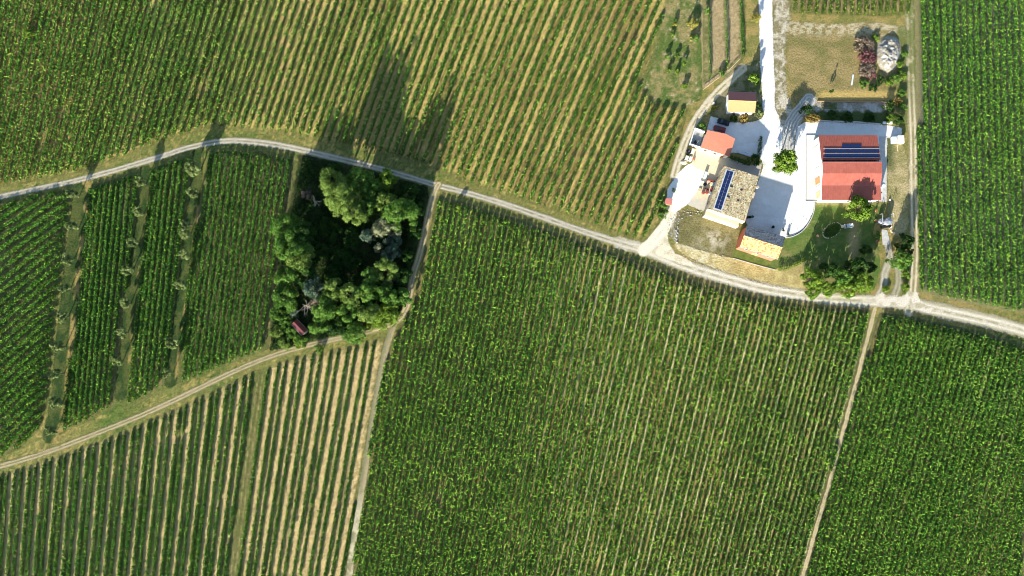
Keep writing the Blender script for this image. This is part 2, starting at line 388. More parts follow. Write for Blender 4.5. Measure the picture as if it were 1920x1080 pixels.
def lane_col(base, rut, mid, w, al_sc=0.25, midw=0.18):
    def f(X, Y, x, y, sd, off, al):
        n = fbm(x * 0.5, y * 0.5, 21); n2 = fbm(x * 1.6, y * 1.6, 23, 3)
        t = np.abs(off) / w
        C = mixc(base, rut, sst(0.25, 0.0, np.abs(t - 0.5)) * (0.5 + 0.5 * n))
        C = mixc(C, mid, sst(midw, 0.0, t) * sst(0.35, 0.6, n))
        C = mixc(C, mid, sst(0.7, 1.05, t + (n2 - .5) * .5) * 0.8)
        return C * (0.82 + 0.36 * n2)[:, None]
    return f
def lane_main(X, Y, x, y, sd, off, al):
    C0 = lane_col((0.36, 0.32, 0.235), (0.54, 0.49, 0.39), (0.18, 0.17, 0.08), 1.2, midw=.30)(X, Y, x, y, sd, off, al)
    C1 = lane_col((0.48, 0.43, 0.32), (0.66, 0.60, 0.47), (0.28, 0.25, 0.14), 1.9, midw=.26)(X, Y, x, y, sd, off, al)
    C = mixc(C0, C1, sst(1080, 1230, X))
    wd = 1.0 + .25 * sst(380, 480, X) * sst(700, 560, X) + .25 * sst(850, 950, X) + .55 * sst(1150, 1230, X) + .8 * sst(1690, 1760, X); n = fbm(x * .22, y * .22, 29, 4)
    return np.c_[C, np.clip(.5 + (wd * (.72 + .56 * n) - np.abs(off)) * .8, 0, 1)]
sheet("gravel_lane", None, lane_main, 0.050, M_GRAVEL, res=0.3, fringe=0.3, line=LANE, hw=3.6)
sheet("gravel_lane", [(1188, 462), (1206, 463), (1222, 450), (1240, 428), (1250, 412), (1262, 420), (1252, 438), (1254, 456), (1266, 474), (1300, 492), (1296, 500), (1252, 486), (1215, 474)], lambda X, Y, x, y, sd, off, al: mixc((0.66, 0.58, 0.42), (0.50, 0.43, 0.29), sst(.45, .7, fbm(x * .5, y * .5, 35))), 0.056, M_GRAVEL, res=.3, fringe=.6)
sheet("gravel_lane", [(1632, 560), (1655, 548), (1664, 556), (1690, 556), (1704, 546), (1720, 548), (1724, 566), (1760, 580), (1740, 586), (1700, 574), (1650, 574)], lambda X, Y, x, y, sd, off, al: mixc((0.60, 0.54, 0.43), (0.40, 0.35, 0.23), sst(.42, .66, fbm(x * .5, y * .5, 36))), 0.0562, M_GRAVEL, res=.3, fringe=.8)
LANE_E = [p for p in LANE if p[0] > 1150]
sheet("lane_shoulder", None, lambda X, Y, x, y, sd, off, al: np.c_[mixc((0.50, 0.45, 0.33), (0.30, 0.25, 0.14), sst(.35, .65, fbm(x * .7, y * .7, 31))), 0.45 + 0.55 * sst(0, 1.2, sd)],
      0.0409, M_GRAVEL, res=0.4, fringe=0.9, line=LANE_E, hw=2.5)
sheet("dirt_track", None, lane_col((0.28, 0.23, 0.12), (0.48, 0.40, 0.25), (0.15, 0.15, 0.05), 1.0, midw=.32), 0.0515, M_GRAVEL, res=0.3, fringe=0.8, line=LOW, hw=.95)
sheet("dirt_track", None, lane_col((0.32, 0.26, 0.14), (0.56, 0.46, 0.27), (0.21, 0.18, 0.07), 1.05), 0.055, M_GRAVEL, res=0.3, fringe=0.4, line=BEND, hw=1.15)
def midtrack(X, Y, x, y, sd, off, al):
    n = fbm(x * .5, y * .5, 41); k = sst(-1.4, 1.4, off)
    C = mixc((0.17, 0.17, 0.09), (0.36, 0.29, 0.16), k); C = mixc(C, (0.50, 0.44, 0.29), sst(880, 1000, Y) * sst(.35, .65, n))
    return C * (0.8 + 0.4 * fbm(x * 1.4, y * 1.4, 43))[:, None]
sheet("dirt_track", None, midtrack, 0.0435, M_GRAVEL, res=0.35, fringe=0.4, line=MID, hw=1.0)
sheet("dirt_track", None, lane_col((0.44, 0.36, 0.20), (0.52, 0.43, 0.25), (0.26, 0.22, 0.10), 0.8, midw=0.05), 0.0422, M_GRAVEL, res=0.3, fringe=0.6, line=SEP, hw=0.62)
def eastc(X, Y, x, y, sd, off, al):
    n = fbm(x * .4, y * .4, 47); t = np.abs(off)
    C = mixc((0.25, 0.21, 0.10), (0.56, 0.49, 0.34), sst(0.55, 0.1, np.abs(t - 0.75)) * sst(.28, .5, n + .12))
    C = mixc(C, (0.52, 0.44, 0.29), sst(250, 130, Y) * 0.0 + sst(.52, .7, fbm(x * .25, y * .25, 48)) * .5)
    C = mixc(C, (0.115, 0.135, 0.035), sst(240, 120, Y) * sst(.2, .5, n) * .88)
    return C * (0.82 + 0.36 * fbm(x * 1.5, y * 1.5, 49))[:, None]
sheet("dirt_track", None, eastc, 0.0535, M_GRAVEL, res=0.3, fringe=0.5, line=EAST, hw=1.7)
sheet("gravel_lane", None, lane_col((0.68, 0.60, 0.45), (0.70, 0.64, 0.52), (0.60, 0.52, 0.37), 2.0), 0.058, M_GRAVEL, res=0.35, fringe=0.45, line=FARMRD, hw=2.0)
sheet("dirt_track", None, lane_col((0.50, 0.43, 0.29), (0.60, 0.53, 0.38), (0.24, 0.20, 0.09), 1.5, midw=.3), 0.0372, M_GRAVEL, res=0.3, fringe=0.6, line=FARMPATH, hw=1.5)
sheet("dirt_track", None, lane_col((0.34, 0.31, 0.23), (0.48, 0.43, 0.33), (0.22, 0.20, 0.12), 1.3), 0.0467, M_GRAVEL, res=0.3, fringe=0.6, line=SERV, hw=1.35)
sheet("dirt_track", None, lane_col((0.28, 0.26, 0.17), (0.40, 0.37, 0.27), (0.16, 0.16, 0.07), 1.3), 0.0387, M_GRAVEL, res=0.35, fringe=0.9, line=SERV2, hw=1.3)
def rutc(X, Y, x, y, sd, off, al):
    k = 0.5 + 0.5 * np.sin(off * 6.3 + (fbm(x * .5, y * .5, 52) - .5) * 3)
    return mixc((0.26, 0.25, 0.21), (0.52, 0.50, 0.45), k * .7 + .3 * fbm(x * 1.4, y * 1.4, 53))
sheet("dirt_track", None, rutc, 0.0482, M_GRAVEL, res=0.25, fringe=0.6, line=RUTS, hw=2.5)
sheet("rubble_verge", None, lambda X, Y, x, y, sd, off, al: mixc((0.20, 0.17, 0.085), (0.46, 0.41, 0.31), sst(.42, .62, fbm(x * .5, y * .5, 55) * .6 + fbm(x * 1.7, y * 1.7, 56) * .4)),
      0.0305, M_GRASS, res=0.35, fringe=1.2, line=VERGE, hw=2.6)

# ------------------------------------------------------------------ yards, lawns and meadows
YARD = [(1421, -40), (1422, 0), (1424, 60), (1425, 120), (1429, 175), (1430, 205), (1433, 214), (1427, 223), (1413, 228), (1399, 230), (1368, 229), (1333, 218), (1329, 230), (1324, 246),
        (1345, 262), (1366, 287), (1398, 286), (1412, 293), (1428, 300), (1431, 312), (1424, 332), (1411, 372), (1397, 412), (1402, 424), (1440, 436), (1472, 446), (1489, 441), (1505, 431),
        (1518, 413), (1525, 396), (1527, 378), (1540, 376), (1640, 376), (1662, 374), (1663, 258), (1690, 257), (1691, 240), (1672, 236), (1652, 234), (1600, 230), (1538, 228), (1508, 229),
        (1495, 238), (1491, 262), (1489, 296), (1486, 322), (1456, 322), (1452, 303), (1466, 284), (1467, 240), (1459, 216), (1452, 199), (1453, 170), (1449, 85), (1448, 0), (1448, -40)]
def yardc(X, Y, x, y, sd, off, al):
    n = fbm(x * .3, y * .3, 61); e = sst(1.6, 0.2, sd) * sst(.5, .7, fbm(x * .9, y * .9, 62))
    C = mixc((0.70, 0.685, 0.66), (0.58, 0.565, 0.53), n)
    C = mixc(C, (0.46, 0.41, 0.32), e * .6)
    C = mixc(C, (0.56, 0.53, 0.48), sst(.58, .72, fbm(x * .12, y * .5, 65)) * .5)
    sp = (vn(x * 2.2, y * 2.2, 63) > .88) & (X > 1470) & (Y > 395)
    C[sp] *= 0.72
    return C
sheet("white_gravel_yard", YARD, yardc, 0.075, M_YARD, res=0.35, fringe=0.30)
WYARD = [(1287, 311), (1300, 304), (1325, 304), (1334, 312), (1322, 330), (1314, 350), (1308, 368), (1296, 380), (1282, 388), (1270, 397), (1257, 398), (1261, 385), (1250, 372), (1252, 356), (1258, 345), (1267, 332), (1274, 322)]
sheet("white_gravel_yard", WYARD, lambda X, Y, x, y, sd, off, al: mixc((0.80, 0.77, 0.71), (0.74, 0.70, 0.63), fbm(x * .3, y * .3, 64)), 0.08, M_YARD, res=0.3, fringe=0.35)
TERR = [(1294, 284), (1312, 276), (1345, 286), (1369, 297), (1404, 311), (1428, 305), (1424, 332), (1356, 310), (1340, 352), (1325, 392), (1318, 396), (1288, 384), (1312, 352), (1320, 322), (1298, 312)]
def terrc(X, Y, x, y, sd, off, al):
    C = mixc((0.66, 0.56, 0.38), (0.58, 0.48, 0.31), fbm(x * .4, y * .4, 66))
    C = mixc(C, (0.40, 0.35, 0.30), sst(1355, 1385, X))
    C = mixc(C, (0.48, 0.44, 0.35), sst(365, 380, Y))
    return C
sheet("paved_terrace", TERR, terrc, 0.088, M_YARD, res=0.3, fringe=0.3)
LAWN = [(1527, 377), (1640, 377), (1660, 380), (1652, 398), (1640, 420), (1636, 440), (1648, 470), (1650, 500), (1640, 545), (1560, 548), (1510, 520), (1506, 490), (1470, 503), (1440, 505), (1400, 493), (1372, 482),
        (1378, 466), (1400, 425), (1470, 446), (1489, 442), (1506, 431), (1519, 412), (1526, 395)]
def lawnc(X, Y, x, y, sd, off, al):
    n = fbm(x * .12, y * .12, 71); n2 = fbm(x * .7, y * .7, 72)
    C = mixc((0.075, 0.125, 0.025), (0.115, 0.15, 0.035), sst(.35, .65, n2))
    C = mixc(C, (0.25, 0.205, 0.085), sst(.50, .72, n * .7 + n2 * .3) * .7)
    k = np.exp(-(((X - 1601) / 10) ** 2 + ((Y - 455) / 34) ** 2)); C = mixc(C, (0.33, 0.26, 0.12), np.clip(k * 1.2, 0, .8))
    k = sst(392, 380, Y); C = mixc(C, (0.27, 0.22, 0.08), k * .7)
    return C
sheet("lawn", LAWN, lawnc, 0.03, M_LAWN, res=0.4, fringe=0.5)
PADD = [(1255, 425), (1262, 408), (1278, 398), (1300, 397), (1325, 405), (1352, 412), (1390, 424), (1385, 440), (1374, 470), (1370, 482), (1340, 476), (1300, 466), (1268, 456), (1256, 442)]
def paddc(X, Y, x, y, sd, off, al):
    n = fbm(x * .35, y * .35, 75); k = np.exp(-(((X - 1338) / 26) ** 2 + ((Y - 450) / 18) ** 2))
    C = mixc((0.135, 0.12, 0.045), (0.20, 0.175, 0.075), sst(.35, .65, n))
    C = mixc(C, (0.40, 0.36, 0.26), k * sst(.42, .62, fbm(x * .6, y * .6, 76)))
    C = mixc(C, (0.36, 0.33, 0.25), sst(1282, 1262, X) * sst(.4, .6, fbm(x * .9, y * .9, 77)) * .7)
    return C
sheet("dry_paddock", PADD, paddc, 0.0325, M_GRASS, res=0.35, fringe=0.5)
SLOPE = [(1262, 462), (1268, 455), (1300, 466), (1340, 476), (1372, 484), (1410, 494), (1450, 505), (1480, 500), (1506, 490), (1510, 546), (1460, 538), (1400, 524), (1340, 503), (1290, 482)]
def slopec(X, Y, x, y, sd, off, al):
    n = fbm(x * .5, y * .5, 78); C = mixc((0.46, 0.37, 0.155), (0.34, 0.27, 0.105), sst(.35, .65, n))
    C = mixc(C, (0.58, 0.53, 0.36), sst(1390, 1300, X) * sst(.4, .65, fbm(x * 1.1, y * 1.1, 79)) * .8)
    return mixc(C, (0.24, 0.20, 0.08), sst(1450, 1510, X) * sst(530, 490, Y) * .7)
sheet("dry_bank", SLOPE, slopec, 0.0338, M_GRASS, res=0.4, fringe=0.5)
MEAD = [(1470, 40), (1560, 45), (1640, 42), (1698, 50), (1706, 100), (1704, 230), (1690, 235), (1650, 192), (1530, 190), (1508, 200), (1486, 190), (1476, 120)]
def meadc(X, Y, x, y, sd, off, al):
    n = fbm(x * .22, y * .45, 81); n2 = fbm(x * .9, y * 1.3, 82)
    C = mixc((0.255, 0.195, 0.08), (0.18, 0.15, 0.055), sst(.35, .65, n)); C = mixc(C, (0.13, 0.14, 0.04), sst(.56, .7, n2 * .5 + n * .5) * .7)
    C = mixc(C, (0.42, 0.36, 0.23), sst(75, 55, Y) * sst(.4, .6, n2) * .9)
    k = sst(165, 176, Y) * sst(192, 186, Y) * sst(1530, 1545, X); C = mixc(C, (0.44, 0.31, 0.10), k * .8)
    k = sst(1672, 1690, X); C = mixc(C, (0.10, 0.13, 0.03), k * .7)
    return C
sheet("dry_meadow", MEAD, meadc, 0.0277, M_GRASS, res=0.4, fringe=0.8)
ORCH = [(1258, -40), (1318, -40), (1318, 165), (1312, 188), (1296, 196), (1270, 200), (1225, 190), (1204, 160), (1218, 128), (1238, 60)]
def orchc(X, Y, x, y, sd, off, al):
    n = fbm(x * .3, y * .2, 84); n2 = fbm(x * .9, y * .9, 85)
    C = mixc((0.08, 0.12, 0.026), (0.24, 0.195, 0.08), sst(.40, .66, n * .6 + n2 * .4))
    return mixc(C, (0.40, 0.34, 0.22), sst(.66, .78, n2) * .7)
sheet("rough_meadow", ORCH, orchc, 0.0257, M_GRASS, res=0.4, fringe=1.0)
PLOT = [(1313, -40), (1395, -40), (1394, 100), (1392, 122), (1345, 148), (1317, 168)]
def plotc(X, Y, x, y, sd, off, al):
    k = 0.5 + .5 * np.sin(X * 2.2 + Y * .03); n = fbm(x * .5, y * .15, 86)
    C = mixc((0.31, 0.235, 0.12), (0.37, 0.285, 0.155), k * .5 + n * .5)
    return mixc(C, (0.20, 0.17, 0.07), sst(.55, .7, fbm(x * .8, y * .3, 87)) * .5)
sheet("tilled_plot", PLOT, plotc, 0.0312, M_SOIL, res=0.3, fringe=0.4)
GARD = [(1533, 192), (1660, 192), (1672, 232), (1600, 229), (1538, 227), (1524, 206)]
def gardc(X, Y, x, y, sd, off, al):
    n = fbm(x * .5, y * .5, 88); C = mixc((0.38, 0.36, 0.32), (0.24, 0.22, 0.17), sst(.4, .6, n))
    C = mixc(C, (0.06, 0.085, 0.025), sst(206, 212, Y + (n - .5) * 10)); return C
sheet("vegetable_garden", GARD, gardc, 0.034, M_GRASS, res=0.3, fringe=0.5)
EASTG = [(1663, 260), (1690, 262), (1702, 300), (1704, 420), (1690, 445), (1672, 440), (1664, 400)]
sheet("dry_meadow", EASTG, lambda X, Y, x, y, sd, off, al: mixc(mixc((0.37, 0.30, 0.15), (0.24, 0.21, 0.085), sst(.35, .65, fbm(x * .35, y * .35, 92))), (0.09, 0.10, 0.035), sst(1685, 1668, X) * sst(340, 300, Y)),
      0.0295, M_GRASS, res=0.35, fringe=0.8)
HGND = [(1368, 110), (1395, 122), (1426, 108), (1429, 200), (1430, 214), (1420, 226), (1370, 230), (1330, 214), (1340, 196), (1352, 168)]
sheet("rough_meadow", HGND, lambda X, Y, x, y, sd, off, al: mixc((0.10, 0.115, 0.04), (0.22, 0.19, 0.10), sst(.4, .65, fbm(x * .5, y * .5, 93))), 0.0268, M_GRASS, res=0.35, fringe=0.7)
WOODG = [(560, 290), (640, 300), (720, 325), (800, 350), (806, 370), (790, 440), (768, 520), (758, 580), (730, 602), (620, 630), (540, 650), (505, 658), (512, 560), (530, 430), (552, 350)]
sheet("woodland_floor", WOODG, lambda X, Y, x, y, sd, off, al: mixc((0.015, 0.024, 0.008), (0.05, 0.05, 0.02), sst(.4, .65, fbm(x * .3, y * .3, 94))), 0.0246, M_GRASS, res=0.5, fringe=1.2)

def stripc(X, Y, x, y, sd, off, al):
    n = fbm(x * .5, y * .3, 111); C = mixc((0.026, 0.052, 0.012), (0.07, 0.085, 0.022), sst(.35, .65, n))
    return mixc(C, (0.33, 0.24, 0.08), sst(.9, 1.5, off) * sst(.45, .6, fbm(x * .25, y * .25, 112)) * .75)
for k, (pl, hw_) in enumerate([([(154, 352), (147, 420), (137, 500), (128, 580), (118, 680), (112, 750), (98, 815)], 3.1), ([(275, 318), (267, 400), (254, 490), (244, 570), (236, 650), (226, 740)], 2.0), ([(372, 286), (366, 360), (356, 440), (343, 540), (329, 640), (320, 716)], 2.0)]):
    sheet("grass_strip", None, stripc, 0.0212 + k * .0007, M_GRASS, res=.35, fringe=.6, line=smooth(pl, 4), hw=hw_)

# ------------------------------------------------------------------ vineyards
class Rows:
    """family of straight vine rows; T is where a row meets the reference line (photo pixels)"""
    def __init__(s, kind, ref, slope, space, T0, T1):
        s.kind, s.ref = kind, ref; s.sl = slope; s.T = np.linspace(T0, T1, 3000)
        sp = np.interp(s.T, [a for a, b in space], [b for a, b in space]); s.cum = np.concatenate([[0], np.cumsum(np.diff(s.T) / sp[1:])])
        s.n = int(s.cum[-1])
    def S(s, T): return np.interp(T, [a for a, b in s.sl], [b for a, b in s.sl])
    def u(s, X, Y):
        A, B = (X, Y - s.ref) if s.kind == 'v' else (Y, X - s.ref)
        T = A.copy()
        for _ in range(5): T = A + B * s.S(T)
        return np.interp(T, s.T, s.cum)
    def line(s, i):
        T = float(np.interp(i, s.cum, s.T)); k = float(s.S(T))
        if s.kind == 'v': return (T - (-90 - s.ref) * k, -90), (T - (1170 - s.ref) * k, 1170)
        return (-90, T - (-90 - s.ref) * k), (400, T - (400 - s.ref) * k)

def soil_fn(R, par):
    def f(X, Y, x, y, sd, off, al):
        u = R.u(X, Y); u = u + (fbm(x * .35, y * .35, par['seed'] + 41, 3) - .5) * .16; k = np.floor(u); t = np.abs(u - k - 0.5) * 2          # 0 mid alley, 1 under the vines
        h = _h(k, k * 0 + par['seed'], 5); h2 = _h(k, k * 0 + par['seed'], 9)
        vv = (y if R.kind == 'v' else (x * .7 + y * .7))
        st = fbm(u * 2.6, vv * 0.10, par['seed'], 4); st2 = fbm(u * 5.5, vv * 0.5, par['seed'] + 3, 3); big = fbm(x * .03, y * .03, par['seed'] + 7)
        fine = fbm(x * 1.6, y * 1.6, par['seed'] + 11, 2) * .6 + fbm(u * 5, vv * .8, par['seed'] + 12, 2) * .4
        straw = np.clip(par['straw'](X, Y) + (h - .5) * par.get('hv', .5) + (big - .5) * .9 + (st - .5) * .9, 0, 1)
        if par.get('alt'): straw = np.clip(straw + np.where(np.mod(k, 2) == 0, par['alt'], -par['alt']), 0, 1)
        straw = np.where(np.isin(k, [q - 1 for q in par.get('skip', ())] + list(par.get('skip', ()))), .12 + .3 * (st - .4), straw)
        base = mixc(par['bare'], par['green'], sst(.38, .62, st2 * .5 + big * .5))
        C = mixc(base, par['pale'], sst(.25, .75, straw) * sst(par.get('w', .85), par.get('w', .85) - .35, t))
        rut = sst(.16, .04, np.abs(t - .45)) * sst(.35, .6, st) * par.get('rut', .5)
        C = mixc(C, PALE, rut)
        if par.get('wire'): C = mixc(C, (0.66, 0.55, 0.32), sst(.36, .16, t) * np.where(np.mod(k, 2) == 0, 1, .12) * par['wire'](X, Y) * sst(.3, .5, st))
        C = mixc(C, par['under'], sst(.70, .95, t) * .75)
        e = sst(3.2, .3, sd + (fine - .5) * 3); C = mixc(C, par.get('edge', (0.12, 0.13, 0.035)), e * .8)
        return C * (0.46 + 1.08 * fine)[:, None]
    return f

VINE_ROWS = []
VINE_SITES = []
def field(rows, poly, par, label, group):
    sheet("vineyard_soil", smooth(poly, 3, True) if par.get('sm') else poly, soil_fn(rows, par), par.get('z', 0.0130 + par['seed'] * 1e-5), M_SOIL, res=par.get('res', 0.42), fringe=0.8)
    pw = np.array([P(a, b) for a, b in poly]); rng = np.random.default_rng(par['seed'])
    for i in range(0, rows.n + 1):
        a, b = rows.line(i + par.get('pair', 0) * (-1 if i % 2 == 0 else 1)); a = np.array(P(*a)); b = np.array(P(*b)); L = np.linalg.norm(b - a); d = (b - a) / L; nrm = np.array([-d[1], d[0]])
        s = np.arange(0, L, 0.35); x = a[0] + d[0] * s; y = a[1] + d[1] * s
        ok = inside(pw, x, y); sdist, _, _ = segdist(pw, x, y, True)
        ok &= sdist > par.get('inset', 1.2) * (0.6 + .8 * vn(np.array([i * 3.3]), np.array([1.7]), par['seed']))
        if ok.sum() * 0.35 < 5: continue
        taper = np.clip(.45 + .55 * (sdist[ok] - par.get('inset', 1.2)) / 3.5, .45, 1); s = s[ok]; X, Y = PIX(x[ok], y[ok])
        vig = fbm(x[ok] * .045, y[ok] * .045, par['seed'] + 31) * .5 + vn(s * .22, np.full(len(s), i * 7.7), par['seed'] + 33) * .5
        gap = vn(s * .5, np.full(len(s), i * 3.1), par['seed'] + 37) < par['gap'] - .18 + (.5 - vig) * .5
        cov = np.clip(par['cover'](X, Y) * (0.55 + .9 * vig), .1, 2)
        if i in par.get('skip', ()): continue
        cov = np.where(gap, cov * .15, cov)
        # leaves
        lam = par['dens'] * 0.35 * cov; n = rng.poisson(lam); idx = np.repeat(np.arange(len(s)), n); m = len(idx)
        ts = s[idx] + rng.uniform(0, .35, m); wv = par['wid'] * np.clip(.6 + .6 * cov[idx], .5, 1.4)
        h = par['h'] * (0.30 + 0.70 * rng.power(1.6, m)) * np.clip(.75 + .35 * vig[idx] + .15, .6, 1.2) * taper[idx]
        lat = rng.normal(0, 1, m) * wv * (0.30 + .12 * np.sin(h * 2))
        px = a[0] + d[0] * ts + nrm[0] * lat; py = a[1] + d[1] * ts + nrm[1] * lat
        C0 = np.stack([px, py, h], 1)
        t1 = rng.normal(0, 1, (m, 3)); t1 /= np.linalg.norm(t1, axis=1)[:, None]
        t2 = np.cross(t1, rng.normal(0, 1, (m, 3))); t2 /= np.linalg.norm(t2, axis=1)[:, None]
        sz = rng.uniform(.15, .36, m)[:, None] * par.get('leaf', 1.0)
        V = np.stack([C0 - t1 * sz, C0 + t2 * sz * .75, C0 + t1 * sz, C0 - t2 * sz * .75], 1)
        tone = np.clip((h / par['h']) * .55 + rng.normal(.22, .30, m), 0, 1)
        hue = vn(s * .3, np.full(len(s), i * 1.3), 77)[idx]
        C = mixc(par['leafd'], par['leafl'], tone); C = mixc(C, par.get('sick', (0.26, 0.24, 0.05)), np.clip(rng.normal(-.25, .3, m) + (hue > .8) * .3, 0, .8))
        # arching young shoots
        ns = rng.poisson(par['shoots'] * .35 * np.clip(cov, .2, 1.3)); ix = np.repeat(np.arange(len(s)), ns); q = len(ix)
        if q:
            tt = s[ix] + rng.uniform(0, .35, q); la = rng.normal(0, par['wid'] * .28, q); hh = par['h'] * rng.uniform(.85, 1.05, q) * taper[ix]
            an = rng.uniform(0, 2 * np.pi, q); ln = rng.uniform(.35, .95, q)[:, None] * par.get('sl', 1.0); dr = np.stack([np.cos(an), np.sin(an), rng.uniform(-.1, .7, q)], 1)
            base = np.stack([a[0] + d[0] * tt + nrm[0] * la, a[1] + d[1] * tt + nrm[1] * la, hh], 1)
            sd_ = np.stack([-np.sin(an), np.cos(an), rng.normal(0, .4, q)], 1) * .10
            mid_ = base + dr * ln * .6; tip = mid_ + (dr * np.array([1, 1, -.6]) + sd_ * rng.choice([-4, 4], q)[:, None]) * ln * .5
            V = np.concatenate([V, np.stack([base - sd_, base + sd_, mid_ + sd_, mid_ - sd_], 1), np.stack([mid_ - sd_, mid_ + sd_, tip + sd_ * .4, tip - sd_ * .4], 1)])
            cs = mixc(par['shoot'], np.array(par['shoot']) * np.array([1.35, 1.12, 1.1]), rng.uniform(0, 1, q)); C = np.concatenate([C, cs, cs])
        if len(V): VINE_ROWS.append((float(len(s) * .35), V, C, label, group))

W = lambda v: (lambda X, Y: np.full(np.shape(X), v, float))
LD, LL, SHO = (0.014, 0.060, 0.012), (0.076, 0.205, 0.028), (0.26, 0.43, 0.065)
# large striped field above the lane
UP = Rows('v', 0, [(-60, .20), (150, .24), (300, .29), (650, .335), (1000, .40), (1300, .45), (1500, .47)], [(-90, 12.6), (300, 13.6), (700, 15.1), (1000, 16.2), (1450, 17.6)], -100, 1470)
UPP = [(-110, -110), (1275, -110), (1256, 0), (1244, 50), (1224, 118), (1200, 150), (1222, 188), (1268, 199), (1292, 204), (1282, 240), (1268, 290), (1256, 330), (1246, 375), (1240, 412), (1212, 448), (1196, 452),
       (1150, 438), (1050, 400), (950, 368), (872, 345), (815, 318), (760, 300), (690, 284), (600, 266), (560, 256), (480, 246), (400, 240), (330, 258), (250, 288), (170, 318), (100, 334), (0, 352), (-110, 380)]
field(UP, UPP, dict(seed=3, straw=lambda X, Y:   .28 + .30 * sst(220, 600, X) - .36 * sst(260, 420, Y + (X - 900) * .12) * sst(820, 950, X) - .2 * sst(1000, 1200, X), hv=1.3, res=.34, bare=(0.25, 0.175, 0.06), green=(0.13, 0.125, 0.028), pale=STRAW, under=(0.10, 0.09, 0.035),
      rut=.55, w=.92, cover=lambda X, Y: 1.28 - .36 * sst(250, 650, X), dens=25, wid=.90, h=1.65, gap=.27, leafd=LD, leafl=LL, shoot=SHO, shoots=1.5, leaf=1.0),
      "long slanting vine row with straw alleys in the large field above the curved lane", "vine rows of the large striped field")
# small diagonal field on the left
DI = Rows('h', 140, [(250, .62), (355, .68), (480, .86), (700, 1.0), (860, 1.0)], [(200, 16.5), (1000, 17.5)], 240, 905)
DIP = [(-110, 398), (-40, 384), (60, 366), (128, 354), (136, 366), (126, 430), (117, 520), (103, 600), (96, 680), (90, 755), (74, 806), (40, 838), (0, 860), (-110, 885)]
field(DI, DIP, dict(seed=13, straw=W(.1), hv=.3, bare=(0.15, 0.12, 0.06), green=(0.07, 0.10, 0.022), pale=DRY, under=(0.06, 0.07, 0.02), rut=0.1, cover=W(1.25), dens=30, wid=1.0, h=1.7, gap=.16,
      leafd=(0.018, 0.070, 0.013), leafl=(0.092, 0.235, 0.030), shoot=(0.22, 0.43, 0.055), shoots=1.0, sl=.7, inset=.8), "short diagonal vine row in the small field at the left edge of the photo", "diagonal vine rows")
# three blocks between the olive strips
BA = Rows('v', 500, [(130, .085), (300, .11), (520, .155)], [(100, 9.9), (350, 10.2), (560, 11.6)], 100, 560)
BP1 = [(164, 350), (215, 335), (264, 320), (260, 400), (248, 480), (238, 560), (230, 640), (220, 720), (212, 764), (160, 792), (116, 814), (120, 740), (132, 650), (144, 550), (156, 440)]
BP2 = [(283, 312), (330, 298), (364, 287), (358, 360), (347, 450), (334, 560), (322, 640), (311, 720), (280, 744), (234, 764), (236, 720), (248, 620), (261, 500), (274, 400)]
BP3 = [(392, 282), (440, 278), (500, 284), (556, 296), (552, 360), (540, 420), (530, 500), (515, 590), (504, 655), (440, 680), (390, 700), (334, 726), (336, 640), (349, 540), (363, 430), (377, 350)]
pb = dict(straw=W(.14), hv=.5, bare=(0.22, 0.16, 0.08), green=(0.06, 0.085, 0.025), pale=(0.36, 0.27, 0.13), under=(0.045, 0.05, 0.02), rut=.2, w=.8, cover=W(1.3), dens=27, wid=.72, h=1.85, gap=.18,
          leafd=LD, leafl=LL, shoot=(0.22, 0.44, 0.05), shoots=1.3, sl=.7, inset=.9)
field(BA, BP1, dict(pb, seed=23), "close vine row in the block between the first and second olive strips from the left", "vine rows between the first two olive strips")
field(BA, BP2, dict(pb, seed=27), "close vine row in the block between the second and third olive strips from the left", "vine rows between the last two olive strips")
field(BA, BP3, dict(pb, seed=29, straw=W(.24)), "close vine row in the block between the right olive strip and the dark grove", "vine rows beside the grove")
# bottom left field of wide pale alleys
BL = Rows('v', 900, [(-80, .055), (100, .085), (350, .11), (560, .165), (720, .19)], [(-100, 13.0), (350, 13.6), (480, 14.5), (720, 16.2)], -90, 800)
BLP = [(-110, 910), (0, 890), (60, 870), (120, 850), (190, 826), (270, 792), (340, 760), (410, 728), (470, 698), (530, 678), (590, 660), (640, 652), (726, 632), (722, 660), (702, 760), (682, 880), (662, 1010), (648, 1180), (-110, 1180)]
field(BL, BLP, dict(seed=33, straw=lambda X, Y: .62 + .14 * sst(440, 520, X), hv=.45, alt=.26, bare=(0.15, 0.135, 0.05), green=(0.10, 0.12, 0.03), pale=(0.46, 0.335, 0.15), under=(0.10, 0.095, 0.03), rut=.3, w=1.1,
      cover=lambda X, Y: 1.15 - .2 * sst(380, 560, X), pair=.07, dens=32, wid=.54, h=.84, gap=.25, leafd=LD, leafl=LL, shoot=SHO, shoots=1.0, sl=.8, inset=1.0, skip=(41,)),
      "vine row with wide straw alley in the pale field at the bottom left", "vine rows of the pale bottom left field")
